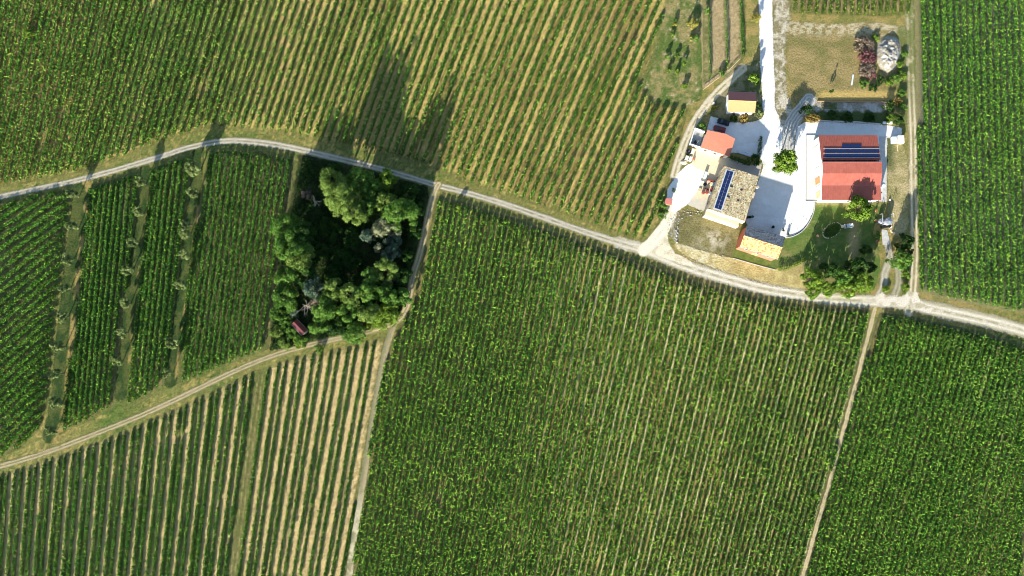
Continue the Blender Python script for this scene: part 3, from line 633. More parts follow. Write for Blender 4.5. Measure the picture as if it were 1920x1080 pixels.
# big dense field in the middle
MI = Rows('v', 800, [(640, .185), (800, .195), (1100, .225), (1400, .255), (1700, .275)], [(600, 10.4), (1700, 10.7)], 640, 1780)
MIP = [(742, 625), (776, 560), (790, 500), (806, 430), (820, 368), (870, 379), (950, 405), (1020, 429), (1100, 457), (1160, 478), (1215, 497), (1260, 514), (1310, 530), (1370, 547), (1430, 561), (1500, 572), (1570, 578), (1634, 581),
       (1611, 690), (1565, 868), (1505, 1080), (1479, 1180), (646, 1180), (664, 1010), (682, 890), (703, 760), (720, 680)]
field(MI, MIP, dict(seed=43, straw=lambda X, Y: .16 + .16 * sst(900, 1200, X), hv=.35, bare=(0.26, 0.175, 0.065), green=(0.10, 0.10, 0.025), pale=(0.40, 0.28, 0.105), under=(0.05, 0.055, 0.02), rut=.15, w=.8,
      wire=lambda X, Y: .15 + .85 * sst(950, 1180, X) * sst(1640, 1560, X), cover=lambda X, Y: 1.12 - .16 * sst(950, 1250, X) - .10 * sst(800, 1000, Y) * sst(900, 1000, X), dens=24, wid=.74, h=1.75, gap=.18, leafd=LD, leafl=LL, shoot=(0.24, 0.46, 0.05), shoots=1.7, sl=1.1, inset=0.9, edge=(0.10, 0.105, 0.04)),  # edge: verge grass, its shade put into the darker colour
      "closely set leafy vine row in the big dark green field below the lane", "vine rows of the big field below the lane")
# field at the bottom right
BR = Rows('v', 800, [(1500, .265), (1950, .29), (2200, .29)], [(1500, 10.6), (2200, 10.8)], 1560, 2120)
BRP = [(1648, 586), (1700, 591), (1750, 603), (1820, 618), (1880, 634), (1930, 652), (1932, 760), (1926, 900), (1920, 1010), (1914, 1180), (1478, 1180), (1504, 1080), (1564, 870), (1610, 700)]
field(BR, BRP, dict(seed=53, straw=W(.2), hv=.35, bare=(0.25, 0.175, 0.065), green=(0.08, 0.095, 0.025), pale=(0.36, 0.27, 0.14), under=(0.05, 0.055, 0.02), rut=.2, w=.8, wire=lambda X, Y: .5 * sst(1560, 1650, X - (1080 - Y) * .2),
      cover=W(1.15), dens=25, wid=.84, h=1.75, gap=.15, leafd=LD, leafl=(0.085, 0.22, 0.028), shoot=(0.22, 0.44, 0.05), shoots=1.9, sl=1.0, inset=0.9, edge=(0.10, 0.105, 0.04)), "leafy slanting vine row in the corner field right of the thin dividing track", "vine rows of the bottom right field")  # edge colour darkened too, shade on the verge grass painted in
# upright field on the right
RI = Rows('v', 300, [(1700, -.02), (2050, -.02)], [(1700, 12.1), (2100, 12.1)], 1722, 2060)
RIP = [(1714, -110), (2040, -110), (2040, 612), (1920, 588), (1850, 576), (1780, 562), (1719, 546)]
field(RI, RIP, dict(seed=63, straw=W(.0), hv=.2, bare=(0.10, 0.10, 0.075), green=(0.07, 0.085, 0.04), pale=DRY, under=(0.055, 0.06, 0.025), rut=.05, cover=W(1.15), dens=25, wid=.86, h=1.9, gap=.14,
      leafd=(0.018, 0.072, 0.013), leafl=(0.092, 0.23, 0.030), shoot=(0.26, 0.47, 0.06), shoots=1.9, sl=.9, inset=1.0, edge=(0.24, 0.21, 0.09)), "upright dense vine row in the field along the right edge above the lane", "vine rows of the right edge field")
# strip at the top, north of the meadow
TO = Rows('v', 0, [(1400, -.01), (1800, -.01)], [(1400, 13.2), (1800, 13.2)], 1476, 1720)
TOP = [(1474, -110), (1714, -110), (1712, 28), (1640, 30), (1560, 28), (1478, 24)]
field(TO, TOP, dict(seed=73, straw=W(.3), hv=.4, bare=(0.22, 0.17, 0.08), green=(0.11, 0.115, 0.03), pale=(0.38, 0.29, 0.13), under=(0.07, 0.07, 0.03), rut=.3, cover=W(1.0), dens=24, wid=.8, h=1.7, gap=.2,
      leafd=(0.03, 0.07, 0.013), leafl=(0.10, 0.17, 0.025), shoot=(0.24, 0.31, 0.05), shoots=1.6, sl=.8, inset=.3), "short yellowish vine row in the strip above the dry meadow", "vine rows above the dry meadow")
# four thin rows on the tilled plot
PL = Rows('v', 60, [(1300, .0), (1340, -.02), (1400, -.05)], [(1300, 31), (1400, 31)], 1298, 1400)
PLP = [(1316, -110), (1396, -110), (1396, 104), (1392, 118), (1345, 140), (1318, 158)]
field(PL, PLP, dict(seed=83, straw=W(.0), bare=(0.31, 0.235, 0.12), green=(0.31, 0.235, 0.12), pale=(0.36, 0.28, 0.15), under=(0.14, 0.13, 0.05), rut=0, cover=lambda X, Y: .45 + .5 * sst(1370, 1388, X), dens=24, wid=.6, h=1.5, gap=.3,
      leafd=LD, leafl=LL, shoot=SHO, shoots=.6, sl=.6, inset=.4, z=0.036), "thin vine row on the bare tilled plot beside the white driveway", "thin vine rows on the tilled plot")

VINE_ROWS.sort(key=lambda r: -r[0])
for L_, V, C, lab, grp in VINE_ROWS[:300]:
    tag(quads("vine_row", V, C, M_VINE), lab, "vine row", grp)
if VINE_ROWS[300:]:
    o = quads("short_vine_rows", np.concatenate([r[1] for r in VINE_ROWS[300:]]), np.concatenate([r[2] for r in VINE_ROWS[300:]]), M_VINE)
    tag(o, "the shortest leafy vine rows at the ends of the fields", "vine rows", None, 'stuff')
print("vine rows", len(VINE_ROWS), "faces", sum(len(r[1]) for r in VINE_ROWS))

# ------------------------------------------------------------------ trees
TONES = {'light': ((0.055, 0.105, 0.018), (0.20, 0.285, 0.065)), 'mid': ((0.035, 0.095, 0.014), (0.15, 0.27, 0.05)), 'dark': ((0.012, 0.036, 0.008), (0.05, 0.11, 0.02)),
         'silver': ((0.13, 0.155, 0.075), (0.34, 0.35, 0.20)), 'teal': ((0.035, 0.065, 0.040), (0.13, 0.185, 0.12)), 'bright': ((0.045, 0.10, 0.012), (0.20, 0.30, 0.04)),
         'olive': ((0.06, 0.10, 0.032), (0.28, 0.34, 0.125)), 'yellow': ((0.13, 0.14, 0.025), (0.36, 0.32, 0.07)), 'ochre': ((0.16, 0.12, 0.03), (0.36, 0.27, 0.08)), 'dry': ((0.10, 0.07, 0.05), (0.32, 0.26, 0.19)),
         'pinkdry': ((0.09, 0.03, 0.035), (0.26, 0.13, 0.12))}
def crown_data(r, zb, zt, seed, tone, n=None, leaf=.34, lobes=None, flat=.9, ring=False):
    """leaf cards gathered in clumps over an uneven crown, local coordinates"""
    rng = np.random.default_rng(seed); k = lobes or int(10 + 3.4 * r * r ** .5); ch = zt - zb
    an = rng.uniform(0, 2 * np.pi, k); out = 0.72 + .42 * vn(an / 6.2832 * 6, np.full(k, seed * 1.3), seed)
    q = rng.uniform(0, 1, k) ** .5; q = np.where(rng.uniform(0, 1, k) < .7, np.clip(q, .55, 1), q * .8)
    if ring: q = np.where(rng.uniform(0, 1, k) < .75, rng.uniform(.62, .95, k), rng.uniform(0, .5, k))
    zc = zb + ch * np.clip((1 - q ** 2 * .75) * rng.uniform(.45, 1.0, k) + rng.uniform(-.05, .15, k), .05, .95)
    if ring: zc = zb + ch * rng.uniform(.35, .95, k)
    cx = np.cos(an) * q * r * out * .98; cy = np.sin(an) * q * r * out * .98
    cr = r * rng.uniform(.20, .34, k) * (1.25 if r < 2 else 1) * (.75 if ring else 1); ct = rng.uniform(-.28, .28, k)
    n = n or int(min(5200, 300 + 130 * r * r))
    ci = rng.choice(k, n, p=cr ** 2 / (cr ** 2).sum()); v = rng.normal(0, 1, (n, 3)); v /= np.linalg.norm(v, axis=1)[:, None]
    v[:, 2] = np.where(rng.uniform(0, 1, n) < .65, np.abs(v[:, 2]), v[:, 2]); rad = rng.uniform(.55, 1.12, n)[:, None] * cr[ci][:, None]
    c = np.stack([cx[ci], cy[ci], zc[ci]], 1) + v * rad * np.array([1, 1, flat])
    c[:, 2] = np.clip(c[:, 2], zb * .5, zt)
    nn = v + rng.normal(0, .55, (n, 3)); nn /= np.linalg.norm(nn, axis=1)[:, None]
    t1 = np.cross(nn, rng.normal(0, 1, (n, 3))); t1 /= np.linalg.norm(t1, axis=1)[:, None]; t2 = np.cross(nn, t1)
    s = (leaf * rng.uniform(.6, 1.3, n))[:, None]
    V = np.stack([c - t1 * s, c + t2 * s * .7, c + t1 * s, c - t2 * s * .7], 1)
    d, l = TONES[tone]; C = mixc(d, l, np.clip(.45 + ct[ci] * 1.2 + rng.normal(0, .2, n), 0, 1))
    return V, C, np.stack([cx, cy, zc], 1)
def trunk_obj(r, zb, zt, cl, seed, mat, parent, rt=None):
    rr = random.Random(seed); bm = bmesh.new(); rt = rt or max(.07, min(.38, zt * .024))
    zf = zb + (zt - zb) * .3
    add_tube(bm, [(0, 0, -.1), (rr.uniform(-.1, .1), rr.uniform(-.1, .1), zf * .5), (rr.uniform(-.2, .2), rr.uniform(-.2, .2), zf), (0, 0, zb + (zt - zb) * .75)], [rt * 1.3, rt, rt * .8, rt * .25], 7)
    for j in range(0, min(len(cl), 6)):
        c = cl[j * len(cl) // 6]
        add_tube(bm, [(0, 0, zf * .8), (c[0] * .5, c[1] * .5, (zf + c[2]) * .5), (c[0] * .92, c[1] * .92, c[2])], [rt * .55, rt * .38, rt * .12], 5)
    return bm_obj("trunk", bm, mat, parent)
def tree(name, label, cat, X, Y, rpx, h, tone, seed, group=None, zb=None, n=None, leaf=.34, ring=False, lobes=None, squash=1.0, rz=0.0):
    zb = h * .22 if zb is None else zb; p = PV(X, Y, h * .6); r = rpx * PXM * (HC - h * .6) / HC
    t = empty(name, (p.x, p.y, 0), label, cat, group, rz)
    V, C, cl = crown_data(r, zb, h, seed, tone, n, leaf, lobes, ring=ring)
    if squash != 1.0: V = V * np.array([1, squash, 1]); cl = cl * np.array([1, squash, 1])
    quads("crown", V, C, M_TREE, t); trunk_obj(r, zb, h, cl, seed, M_BARK, t)
    return t
def bush(label, X, Y, rpx, h, tone, seed, name="bush", cat="bush", group=None, squash=1.0, rz=0.0, n=None, leaf=.22):
    p = PV(X, Y, h * .5); r = rpx * PXM
    V, C, cl = crown_data(r, .05, h, seed, tone, n or int(180 + 130 * r * r), leaf)
    if squash != 1.0: V = V * np.array([1, squash, 1])
    o = quads(name, V, C, M_TREE); o.location = (p.x, p.y, 0); o.rotation_euler = (0, 0, rz)
    return tag(o, label, cat, group)

GV = "trees of the dark grove"
GROVE = [
 (628, 345, 28, 17.0, 'light', "tall pale leafy tree with a jagged crown at the upper left of the grove"),
 (640, 372, 31, 19.5, 'light', "tallest pale leafy tree standing in the middle of the grove's upper side"),
 (662, 398, 24, 16.5, 'light', "pale leafy tree leaning over the black hollow below the tallest grove tree"),
 (672, 340, 26, 13.5, 'mid', "mid green tree between the pale jagged crown and the round tree by the lane"),
 (724, 338, 20, 8.0, 'bright', "round bright green tree closest to the lane at the top of the grove"),
 (700, 364, 28, 9.0, 'mid', "olive green tree just below the round tree by the lane"),
 (724, 382, 24, 9.0, 'light', "yellowish green tree inside the upper right side of the grove"),
 (750, 402, 28, 16.0, 'mid', "broad green tree at the right edge of the grove above the silvery trees"),
 (688, 392, 21, 9.5, 'mid', "small green tree filling the gap right of the pale leafy crowns"),
 (714, 428, 20, 11.5, 'silver', "silvery pale round tree with a cauliflower crown at the grove's right side"),
 (740, 432, 16, 10.5, 'silver', "smaller silvery tree touching the right side of the cauliflower crown"),
 (690, 442, 15, 9.5, 'teal', "blue green shrubby tree left of the silvery trees beside the hollow"),
 (736, 454, 17, 8.5, 'teal', "blue green tree below the smaller silvery tree"),
 (730, 476, 18, 9.0, 'teal', "dusty blue green tree halfway down the grove's right side"),
 (710, 464, 9, 9.0, 'silver', "little silvery tree at the edge of the black hollow"),
 (536, 428, 26, 14.0, 'mid', "dark green tree overhanging the vine block at the grove's left edge"),
 (548, 462, 32, 15.5, 'mid', "big green tree bulging out of the grove's left side"),
 (568, 438, 22, 14.0, 'dark', "dark tree behind the big bulging tree on the left side"),
 (562, 488, 27, 13.5, 'light', "bright leafy tree under the big bulging tree on the left side"),
 (538, 518, 25, 11.0, 'mid', "green tree at the grove's left edge below the bulging tree"),
 (574, 518, 24, 11.0, 'dark', "dark green tree left of the black hollow"),
 (590, 540, 20, 10.5, 'teal', "grey green tree above the bleached dead tree"),
 (534, 558, 24, 10.5, 'mid', "rounded green tree above the ruined red roof on its left"),
 (608, 578, 26, 11.5, 'mid', "broad green tree right of the bleached dead tree"),
 (624, 542, 22, 13.5, 'light', "yellow green tree at the lower edge of the black hollow"),
 (658, 554, 23, 13.0, 'light', "broad yellow green tree below the black hollow"),
 (688, 550, 21, 12.0, 'mid', "green tree right of the broad yellow green tree"),
 (694, 520, 18, 11.5, 'mid', "small green tree at the lower right corner of the black hollow"),
 (722, 504, 23, 12.0, 'light', "yellow green tree at the grove's right side above the grey bare bush"),
 (724, 552, 20, 9.5, 'mid', "green tree below the grey bare bush"),
 (652, 586, 22, 9.5, 'mid', "green tree at the grove's lower side below the broad yellow green tree"),
 (690, 586, 23, 9.0, 'light', "pale green tree at the grove's lower right above the track bend"),
 (638, 612, 22, 7.0, 'dark', "dark low tree touching the track at the bottom of the grove"),
 (596, 610, 19, 7.5, 'mid', "low green tree right of the ruined red roof"),
 (664, 622, 23, 6.5, 'mid', "green shrubby tree spilling over the track at the bottom of the grove"),
 (724, 588, 26, 6.0, 'bright', "bright green scrub tree inside the track bend"),
 (752, 558, 18, 6.5, 'mid', "green scrub tree beside the right hand track below the bend"),
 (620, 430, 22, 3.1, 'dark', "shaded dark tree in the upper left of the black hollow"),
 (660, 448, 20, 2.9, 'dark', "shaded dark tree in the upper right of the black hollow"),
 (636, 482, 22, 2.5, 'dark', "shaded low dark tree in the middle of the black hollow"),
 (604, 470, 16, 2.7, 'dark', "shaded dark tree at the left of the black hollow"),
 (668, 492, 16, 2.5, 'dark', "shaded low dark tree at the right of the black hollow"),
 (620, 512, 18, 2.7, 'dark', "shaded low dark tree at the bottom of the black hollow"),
 (762, 480, 17, 5.0, 'dark', "dark green scrub tree beside the right hand track, middle one"),
 (754, 518, 18, 5.5, 'dark', "dark green scrub tree beside the right hand track, lower one"),
 (774, 430, 17, 5.0, 'dark', "dark green scrub tree beside the right hand track, upper one"),
 (764, 364, 20, 6.0, 'dark', "dark tree beside the lane at the grove's upper right corner"),
 (776, 394, 17, 5.0, 'dark', "dark scrub tree at the grove's right edge below the lane corner"),
]
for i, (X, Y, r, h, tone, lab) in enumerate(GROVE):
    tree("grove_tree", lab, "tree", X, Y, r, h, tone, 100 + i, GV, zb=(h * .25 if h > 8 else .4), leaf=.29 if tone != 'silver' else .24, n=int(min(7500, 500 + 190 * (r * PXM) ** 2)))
def undergrowth(name, label, poly, n, hmax, tone, seed, size=.3):
    rng = np.random.default_rng(seed); pw = np.array([P(a_, b_) for a_, b_ in poly]); lo, hi = pw.min(0), pw.max(0); q = rng.uniform(lo, hi, (n * 2, 2)); q = q[inside(pw, q[:, 0], q[:, 1])][:n]
    hgt = hmax * (.15 + 1.1 * fbm(q[:, 0] * .22, q[:, 1] * .22, seed, 4)) * rng.power(1.6, len(q)); c = np.c_[q, hgt]; t1 = rng.normal(0, 1, c.shape); t1 /= np.linalg.norm(t1, axis=1)[:, None]; t2 = np.cross(t1, rng.normal(0, 1, c.shape)); t2 /= np.linalg.norm(t2, axis=1)[:, None]
    s_ = size * rng.uniform(.5, 1.2, len(q))[:, None]; d_, l_ = TONES[tone]; k = fbm(q[:, 0] * .3, q[:, 1] * .3, seed + 5)
    return tag(quads(name, np.stack([c - t1 * s_, c + t2 * s_ * .7, c + t1 * s_, c - t2 * s_ * .7], 1), mixc(d_, l_, np.clip(k * 1.2 - .2 + rng.normal(0, .2, len(q)), 0, 1)), M_TREE), label, "undergrowth", None, 'stuff')
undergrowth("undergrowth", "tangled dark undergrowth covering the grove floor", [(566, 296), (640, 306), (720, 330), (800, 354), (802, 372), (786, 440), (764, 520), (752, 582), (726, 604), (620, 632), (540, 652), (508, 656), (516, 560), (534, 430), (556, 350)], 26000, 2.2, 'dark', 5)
for i, (X, Y, r, h, tone, lab) in enumerate([
    (520, 590, 16, 3.0, 'mid', "green shrub at the grove's left edge above the pale shrub corner"), (518, 622, 15, 2.4, 'light', "pale green shrub patch at the grove's lower left corner"),
    (535, 642, 14, 2.2, 'light', "pale feathery shrub nearest the track at the grove's lower left"), (560, 640, 13, 2.4, 'bright', "bright green shrub just below the ruined red roof"),
    (580, 322, 13, 2.0, 'dark', "dark brambles under the lane at the grove's upper left corner"), (575, 365, 12, 2.2, 'dry', "brownish dry brush between the vine rows and the grove's top"),
    (620, 320, 14, 2.5, 'dark', "dark brambles along the lane above the jagged pale tree"), (738, 520, 9, 2.6, 'dry', "grey bare bush on the right side of the grove"),
    (700, 606, 13, 2.5, 'bright', "bright bush by the track in the lower right grove corner"), (546, 624, 11, 4.2, 'mid', "tall green shrub below the left end of the ruined red roof"), (563, 636, 11, 4.0, 'mid', "tall green shrub below the right end of the ruined red roof"), (534, 604, 12, 4.5, 'mid', "tall green shrub left of the ruined red roof"), (552, 585, 11, 4.0, 'teal', "grey green shrub just above the ruined red roof"), (597, 655, 9, 2.0, 'mid', "lone green bush below the track near the grove"), (592, 566, 9, 3.0, 'dry', "brownish dry shrub beside the bleached dead tree")]):  # the three tall green shrubs are added to shade the hut roof
    bush(lab, X, Y, r, h, tone, 200 + i, name="shrub", cat="shrub", group="shrubs round the grove")
# bleached dead trees
def dead_tree(label, X, Y, r, h, seed):
    rr = random.Random(seed); p = PV(X, Y, h * .6); bm = bmesh.new(); R_ = r * PXM
    add_tube(bm, [(0, 0, -.1), (.1, .1, h * .5), (0, .2, h)], [.22, .15, .05], 6)
    for k in range(11):
        a = rr.gauss(1.2 + seed, 1.1); z = h * rr.uniform(.45, .95); l = R_ * rr.uniform(.35, 1.1); q = Vector((math.cos(a) * l, math.sin(a) * l, z + rr.uniform(0, 1.5)))
        add_tube(bm, [(0, 0, z - .4), q * .55 + Vector((0, 0, z * .4)), q], [.10, .07, .03], 5)
        for j in range(3):
            b = a + rr.uniform(-.9, .9); add_tube(bm, [q * .7 + Vector((0, 0, z * .28)), q * .8 + Vector((math.cos(b) * l * .45, math.sin(b) * l * .45, z * .25 + rr.uniform(0, .6)))], [.06, .025], 4)
    t = empty("dead_tree", (p.x, p.y, 0), label, "dead tree"); bm_obj("trunk", bm, M_DEADWOOD, t)
dead_tree("bleached bare dead tree with forked branches in the lower left of the grove", 574, 574, 17, 9.5, 5)
dead_tree("small grey dead tree poking out at the grove's upper left by the vine rows", 590, 378, 13, 6.5, 6)
dead_tree("thin grey bare tree on the right side of the grove below the yellow green crown", 733, 528, 11, 6.0, 8)

# olive trees: three grown crowns, copied along the grass strips
STR = [("left", [(142, 366), (140, 427), (131, 487), (125, 541), (121, 594), (116, 650), (113, 701), (110, 755), (101, 806)]),
       ("middle", [(268, 343), (264, 399), (252, 457), (243, 508), (239, 569), (233, 624), (225, 676)]),
       ("right", [(369, 321), (366, 364), (354, 420), (351, 440), (350, 479), (342, 535), (328, 644), (319, 699)])]
ORD = ["first", "second", "third", "fourth", "fifth", "sixth", "seventh", "eighth", "ninth"]
protos = []
for k in range(3):
    V, C, cl = crown_data(1.8, .6, 3.7, 300 + k, 'olive', 1100, .24, 30, ring=True)
    protos.append((V, C, cl))
P_CR, P_TR = [], []
for nm, pts in STR:
    for j, (X, Y) in enumerate(pts):
        k = (j * 2 + len(nm)) % 3; big = (nm == "right" and j < 1)
        p = PV(X, Y, 2.0); t = empty("olive_tree", (p.x, p.y, 0), f"{ORD[j]} olive tree down from the lane in the {nm} grass strip", "olive tree", "olive trees in the grass strips", random.uniform(0, 6.28))
        s = random.uniform(.85, 1.2) * (1.6 if big else 1.0); t.scale = (s, s, (1.35 if not big else 1.6) * random.uniform(.9, 1.15))
        if len(P_CR) <= k or P_CR[k] is None:
            while len(P_CR) < 3: P_CR.append(None); P_TR.append(None)
            P_CR[k] = quads("crown", protos[k][0], protos[k][1], M_TREE, t); P_TR[k] = trunk_obj(1.75, .9, 3.3, protos[k][2], 310 + k, M_BARK, t, rt=.14)
        else:
            for q in (P_CR[k], P_TR[k]):
                c = q.copy(); COL.objects.link(c); c.parent = t

# trees and bushes round the farm
tree("yard_tree", "round bright green tree standing in the white gravel yard", "tree", 1471, 301, 24, 10.0, 'bright', 401, zb=2.4, leaf=.36, n=2600)
tree("garden_tree", "broad green tree at the lawn corner against the red barn", "tree", 1612, 392, 24, 9.5, 'bright', 402, zb=2.0, leaf=.36, n=2600)
FG = "trees at the bottom of the lawn"
for i, (X, Y, r, h, tone, lab) in enumerate([
    (1526, 522, 19, 8.5, 'bright', "leftmost green tree of the clump between lawn and lane"), (1552, 540, 16, 6.5, 'bright', "bright low tree at the lane side of the clump, left of its middle"),
    (1578, 518, 18, 8.0, 'mid', "dull green tree in the middle of the clump below the lawn"), (1592, 542, 17, 6.5, 'bright', "bright low tree at the lane side of the clump, right of its middle"),
    (1618, 528, 21, 8.5, 'bright', "rightmost green tree of the clump, next to the curving dirt drive"), (1526, 545, 14, 5.0, 'bright', "low green tree at the lane side of the clump, at its left end"),
    (1606, 500, 18, 9.0, 'dark', "dark tree at the back right of the clump below the lawn"), (1556, 506, 17, 8.5, 'dark', "dark tree at the back of the clump, behind its left trees"), (1632, 500, 12, 6.5, 'dark', "narrow dark tree at the back of the clump beside the dirt drive")]):
    tree("lawn_edge_tree", lab, "tree", X, Y, r, h, tone, 410 + i, FG, zb=.8, leaf=.32)
for i, (X, Y, r, h, tone, lab) in enumerate([
    (1698, 452, 16, 6.5, 'dark', "dark tree beside the twin rut track, right of the water tanks"), (1691, 486, 21, 6.5, 'mid', "rounded grey green tree left of the twin rut track"),
    (1700, 470, 13, 6.0, 'dark', "small dark tree pressed against the twin rut track"), (1414, 146, 12, 5.0, 'bright', "small bright green tree beside the white driveway, above the ochre roofed hut")]):
    tree("track_side_tree", lab, "tree", X, Y, r, h, tone, 430 + i, "trees beside the farm tracks", zb=.7, leaf=.3)
BU = [
 (1700, 515, 9, 2.6, 'bright', "green bush beside the twin rut track, below the grey green tree"), (1697, 538, 8, 2.4, 'bright', "lowest green bush beside the twin rut track"), (1661, 542, 8, .9, 'bright', "low bush on the island between the two dirt drives"),
 (1624, 468, 12, 2.8, 'dark', "dark shaded bush on the lawn left of the concrete path"), (1643, 440, 8, 2.0, 'mid', "small bush in the bed left of the concrete path"),
 (1418, 33, 8, 2.6, 'yellow', "yellowish bush at the edge of the white driveway near the top"), (1343, 204, 7, 2.0, 'yellow', "golden leafed bush left of the ochre roofed hut"), (1423, 214, 8, 1.8, 'olive', "grey green bush at the driveway corner of the car yard"),
 (1318, 238, 7, 2.0, 'mid', "green bush beside the wall of the small paved court"), (1396, 222, 8, 1.5, 'ochre', "rusty bush on the bank below the ochre roofed hut"), (1375, 222, 8, 1.4, 'dark', "dark bush on the bank above the black car"), (1419, 196, 7, 1.6, 'dark', "dark bush between the hut and the white driveway"),
 (1415, 301, 12, 3.2, 'dark', "dark bushy shrub at the foot of the hedge by the long driveway"), (1513, 206, 11, 2.6, 'dark', "dark bush at the left end of the vegetable garden"), (1668, 198, 12, 2.4, 'dark', "dark bush at the right end of the vegetable garden"),
 (1682, 224, 14, 3.0, 'dark', "big dark bush at the corner above the white tank"), (1668, 222, 8, 1.6, 'bright', "bright green bush in the lower right of the vegetable garden"), (1560, 217, 12, 1.6, 'dark', "low dark bush right of the ochre mound in the vegetable garden"), (1590, 220, 13, 1.4, 'dark', "dark low bush in the middle of the vegetable garden"), (1630, 222, 12, 1.2, 'dark', "low dark bush by the pale garden rubble"),
 (1678, 150, 11, 1.6, 'mid', "green brambles right of the white rubble mound"), (1687, 120, 9, 1.2, 'bright', "green brambles at the upper right of the white rubble mound"), (1650, 152, 10, 1.3, 'dark', "dark brambles just below the white rubble mound"), (1692, 175, 9, 1.2, 'mid', "low brambles below right of the white rubble mound"), (1620, 158, 9, 1.1, 'mid', "low brambles below the maroon brush heap"),
 (1694, 100, 8, 1.0, 'mid', "low green cover beside the twin rut track, level with the rubble mound"), (1692, 140, 9, 1.0, 'bright', "low green cover beside the twin rut track, just below the rubble mound"), (1694, 200, 9, 1.1, 'mid', "low green cover beside the twin rut track, right of the vegetable garden"),
 (1668, 156, 9, 1.3, 'bright', "bright brambles under the right foot of the rubble mound"), (1636, 165, 8, 1.0, 'dark', "dark low brambles between rubble mound and ochre grass"), (1684, 190, 8, 1.0, 'ochre', "dry ochre tuft above the dark corner bush"), (1642, 70, 7, 1.2, 'bright', "green bush between brush heap and rubble mound, at their top"), (1558, 172, 4, 3.6, 'dark', "slim dark sapling on the mown meadow"),
 (1265, 45, 5, 2.2, 'yellow', "small sapling at the upper left of the rough meadow"), (1300, 44, 10, 3.2, 'yellow', "largest yellow green bush of the rough meadow beside the tilled plot"), (1260, 66, 5, 1.6, 'bright', "sapling just below the upper left one of the rough meadow"), (1303, 74, 8, 2.2, 'mid', "green bush under the largest yellow green bush of the rough meadow"),
 (1252, 107, 5, 2.0, 'mid', "sapling on the left of the cluster with long shadows"), (1270, 103, 5, 2.2, 'bright', "sapling at the top of the cluster with long shadows"), (1282, 120, 5, 2.4, 'bright', "sapling on the right of the cluster with long shadows"), (1255, 132, 5, 2.2, 'bright', "sapling at the lower left of the cluster with long shadows"), (1271, 134, 4, 2.0, 'bright', "sapling at the bottom of the cluster with long shadows"),
 (1284, 161, 6, 1.6, 'bright', "bright round bush at the lower right of the rough meadow"), (1327, 21, 6, 2.6, 'mid', "bush on the left row of the tilled plot near the top"), (1354, 138, 7, 1.6, 'mid', "green bush at the foot of the tilled plot"), (52, 63, 12, 3.6, 'bright', "bright bush standing above the vines in the top left corner"), (1298, 72, 5, 1.4, 'yellow', "little yellow bush left of the green meadow bush"),
 (858, 391, 8, 2.6, 'bright', "bright bush at the head of the vine rows just below the lane junction"), (1248, 384, 9, 2.2, 'mid', "green bush beside the little maroon shed"), (1240, 405, 8, 1.8, 'mid', "green bush at the field edge below the maroon shed"), (1247, 396, 6, 1.6, 'bright', "small bright bush against the gravel below the maroon shed")]
for i, (X, Y, r, h, tone, lab) in enumerate(BU):
    bush(lab, X, Y, r, h, tone, 500 + i, name="sapling" if "sapling" in lab else "bush", cat="sapling" if "sapling" in lab else "bush")
bush("flattened ochre mound of dry plants at the left of the vegetable garden", 1524, 222, 18, 1.1, 'ochre', 560, squash=.48, name="dry_plant_mound", cat="plant mound")
def hedge(label, pts, w, h, tone, seed):
    rng = np.random.default_rng(seed); pw = np.array([P(a, b, h * .5) for a, b in smooth(pts, 4)]); Vs, Cs = [], []
    o0 = pw.mean(0)
    for a, b in zip(pw, pw[1:]):
        L = np.linalg.norm(b - a); n = int(L * 60 * h * .6) + 4; t = rng.uniform(0, 1, n)[:, None]; d = (b - a) / L; nr = np.array([-d[1], d[0]])
        xy = a + (b - a) * t + nr * rng.uniform(-w, w, n)[:, None] * .5 * (0.75 + .5 * vn(t[:, 0] * 4, t[:, 0] * 0 + a[0], seed))[:, None] - o0; z = h * rng.power(2, n); c = np.c_[xy, z]
        t1 = rng.normal(0, 1, (n, 3)); t1 /= np.linalg.norm(t1, axis=1)[:, None]; t2 = np.cross(t1, rng.normal(0, 1, (n, 3))); t2 /= np.linalg.norm(t2, axis=1)[:, None]
        s = rng.uniform(.12, .24, n)[:, None]; Vs.append(np.stack([c - t1 * s, c + t2 * s * .7, c + t1 * s, c - t2 * s * .7], 1)); D, Lg = TONES[tone]; Cs.append(mixc(D, Lg, np.clip(rng.normal(.45, .25, n), 0, 1)))
    o = quads("hedge", np.concatenate(Vs), np.concatenate(Cs), M_TREE); o.location = (o0[0], o0[1], 0); return tag(o, label, "hedge")
hedge("narrow dark hedge between car yard and white driveway", [(1426, 256), (1425, 272), (1423, 286), (1421, 296)], 1.1, 1.6, 'dark', 1)
hedge("curved low hedge along the bottom of the lawn", [(1458, 505), (1474, 504), (1492, 496), (1510, 486)], 1.0, 1.2, 'bright', 2)
hedge("dark hedge shading the side of the salmon roofed house", [(1368, 296), (1382, 300), (1398, 305), (1406, 308)], 1.6, 2.2, 'dark', 3)
hedge("green hedge running beside the twin rut track below the trees", [(1702, 500), (1701, 520), (1698, 540), (1694, 552)], 1.0, 1.3, 'mid', 4)

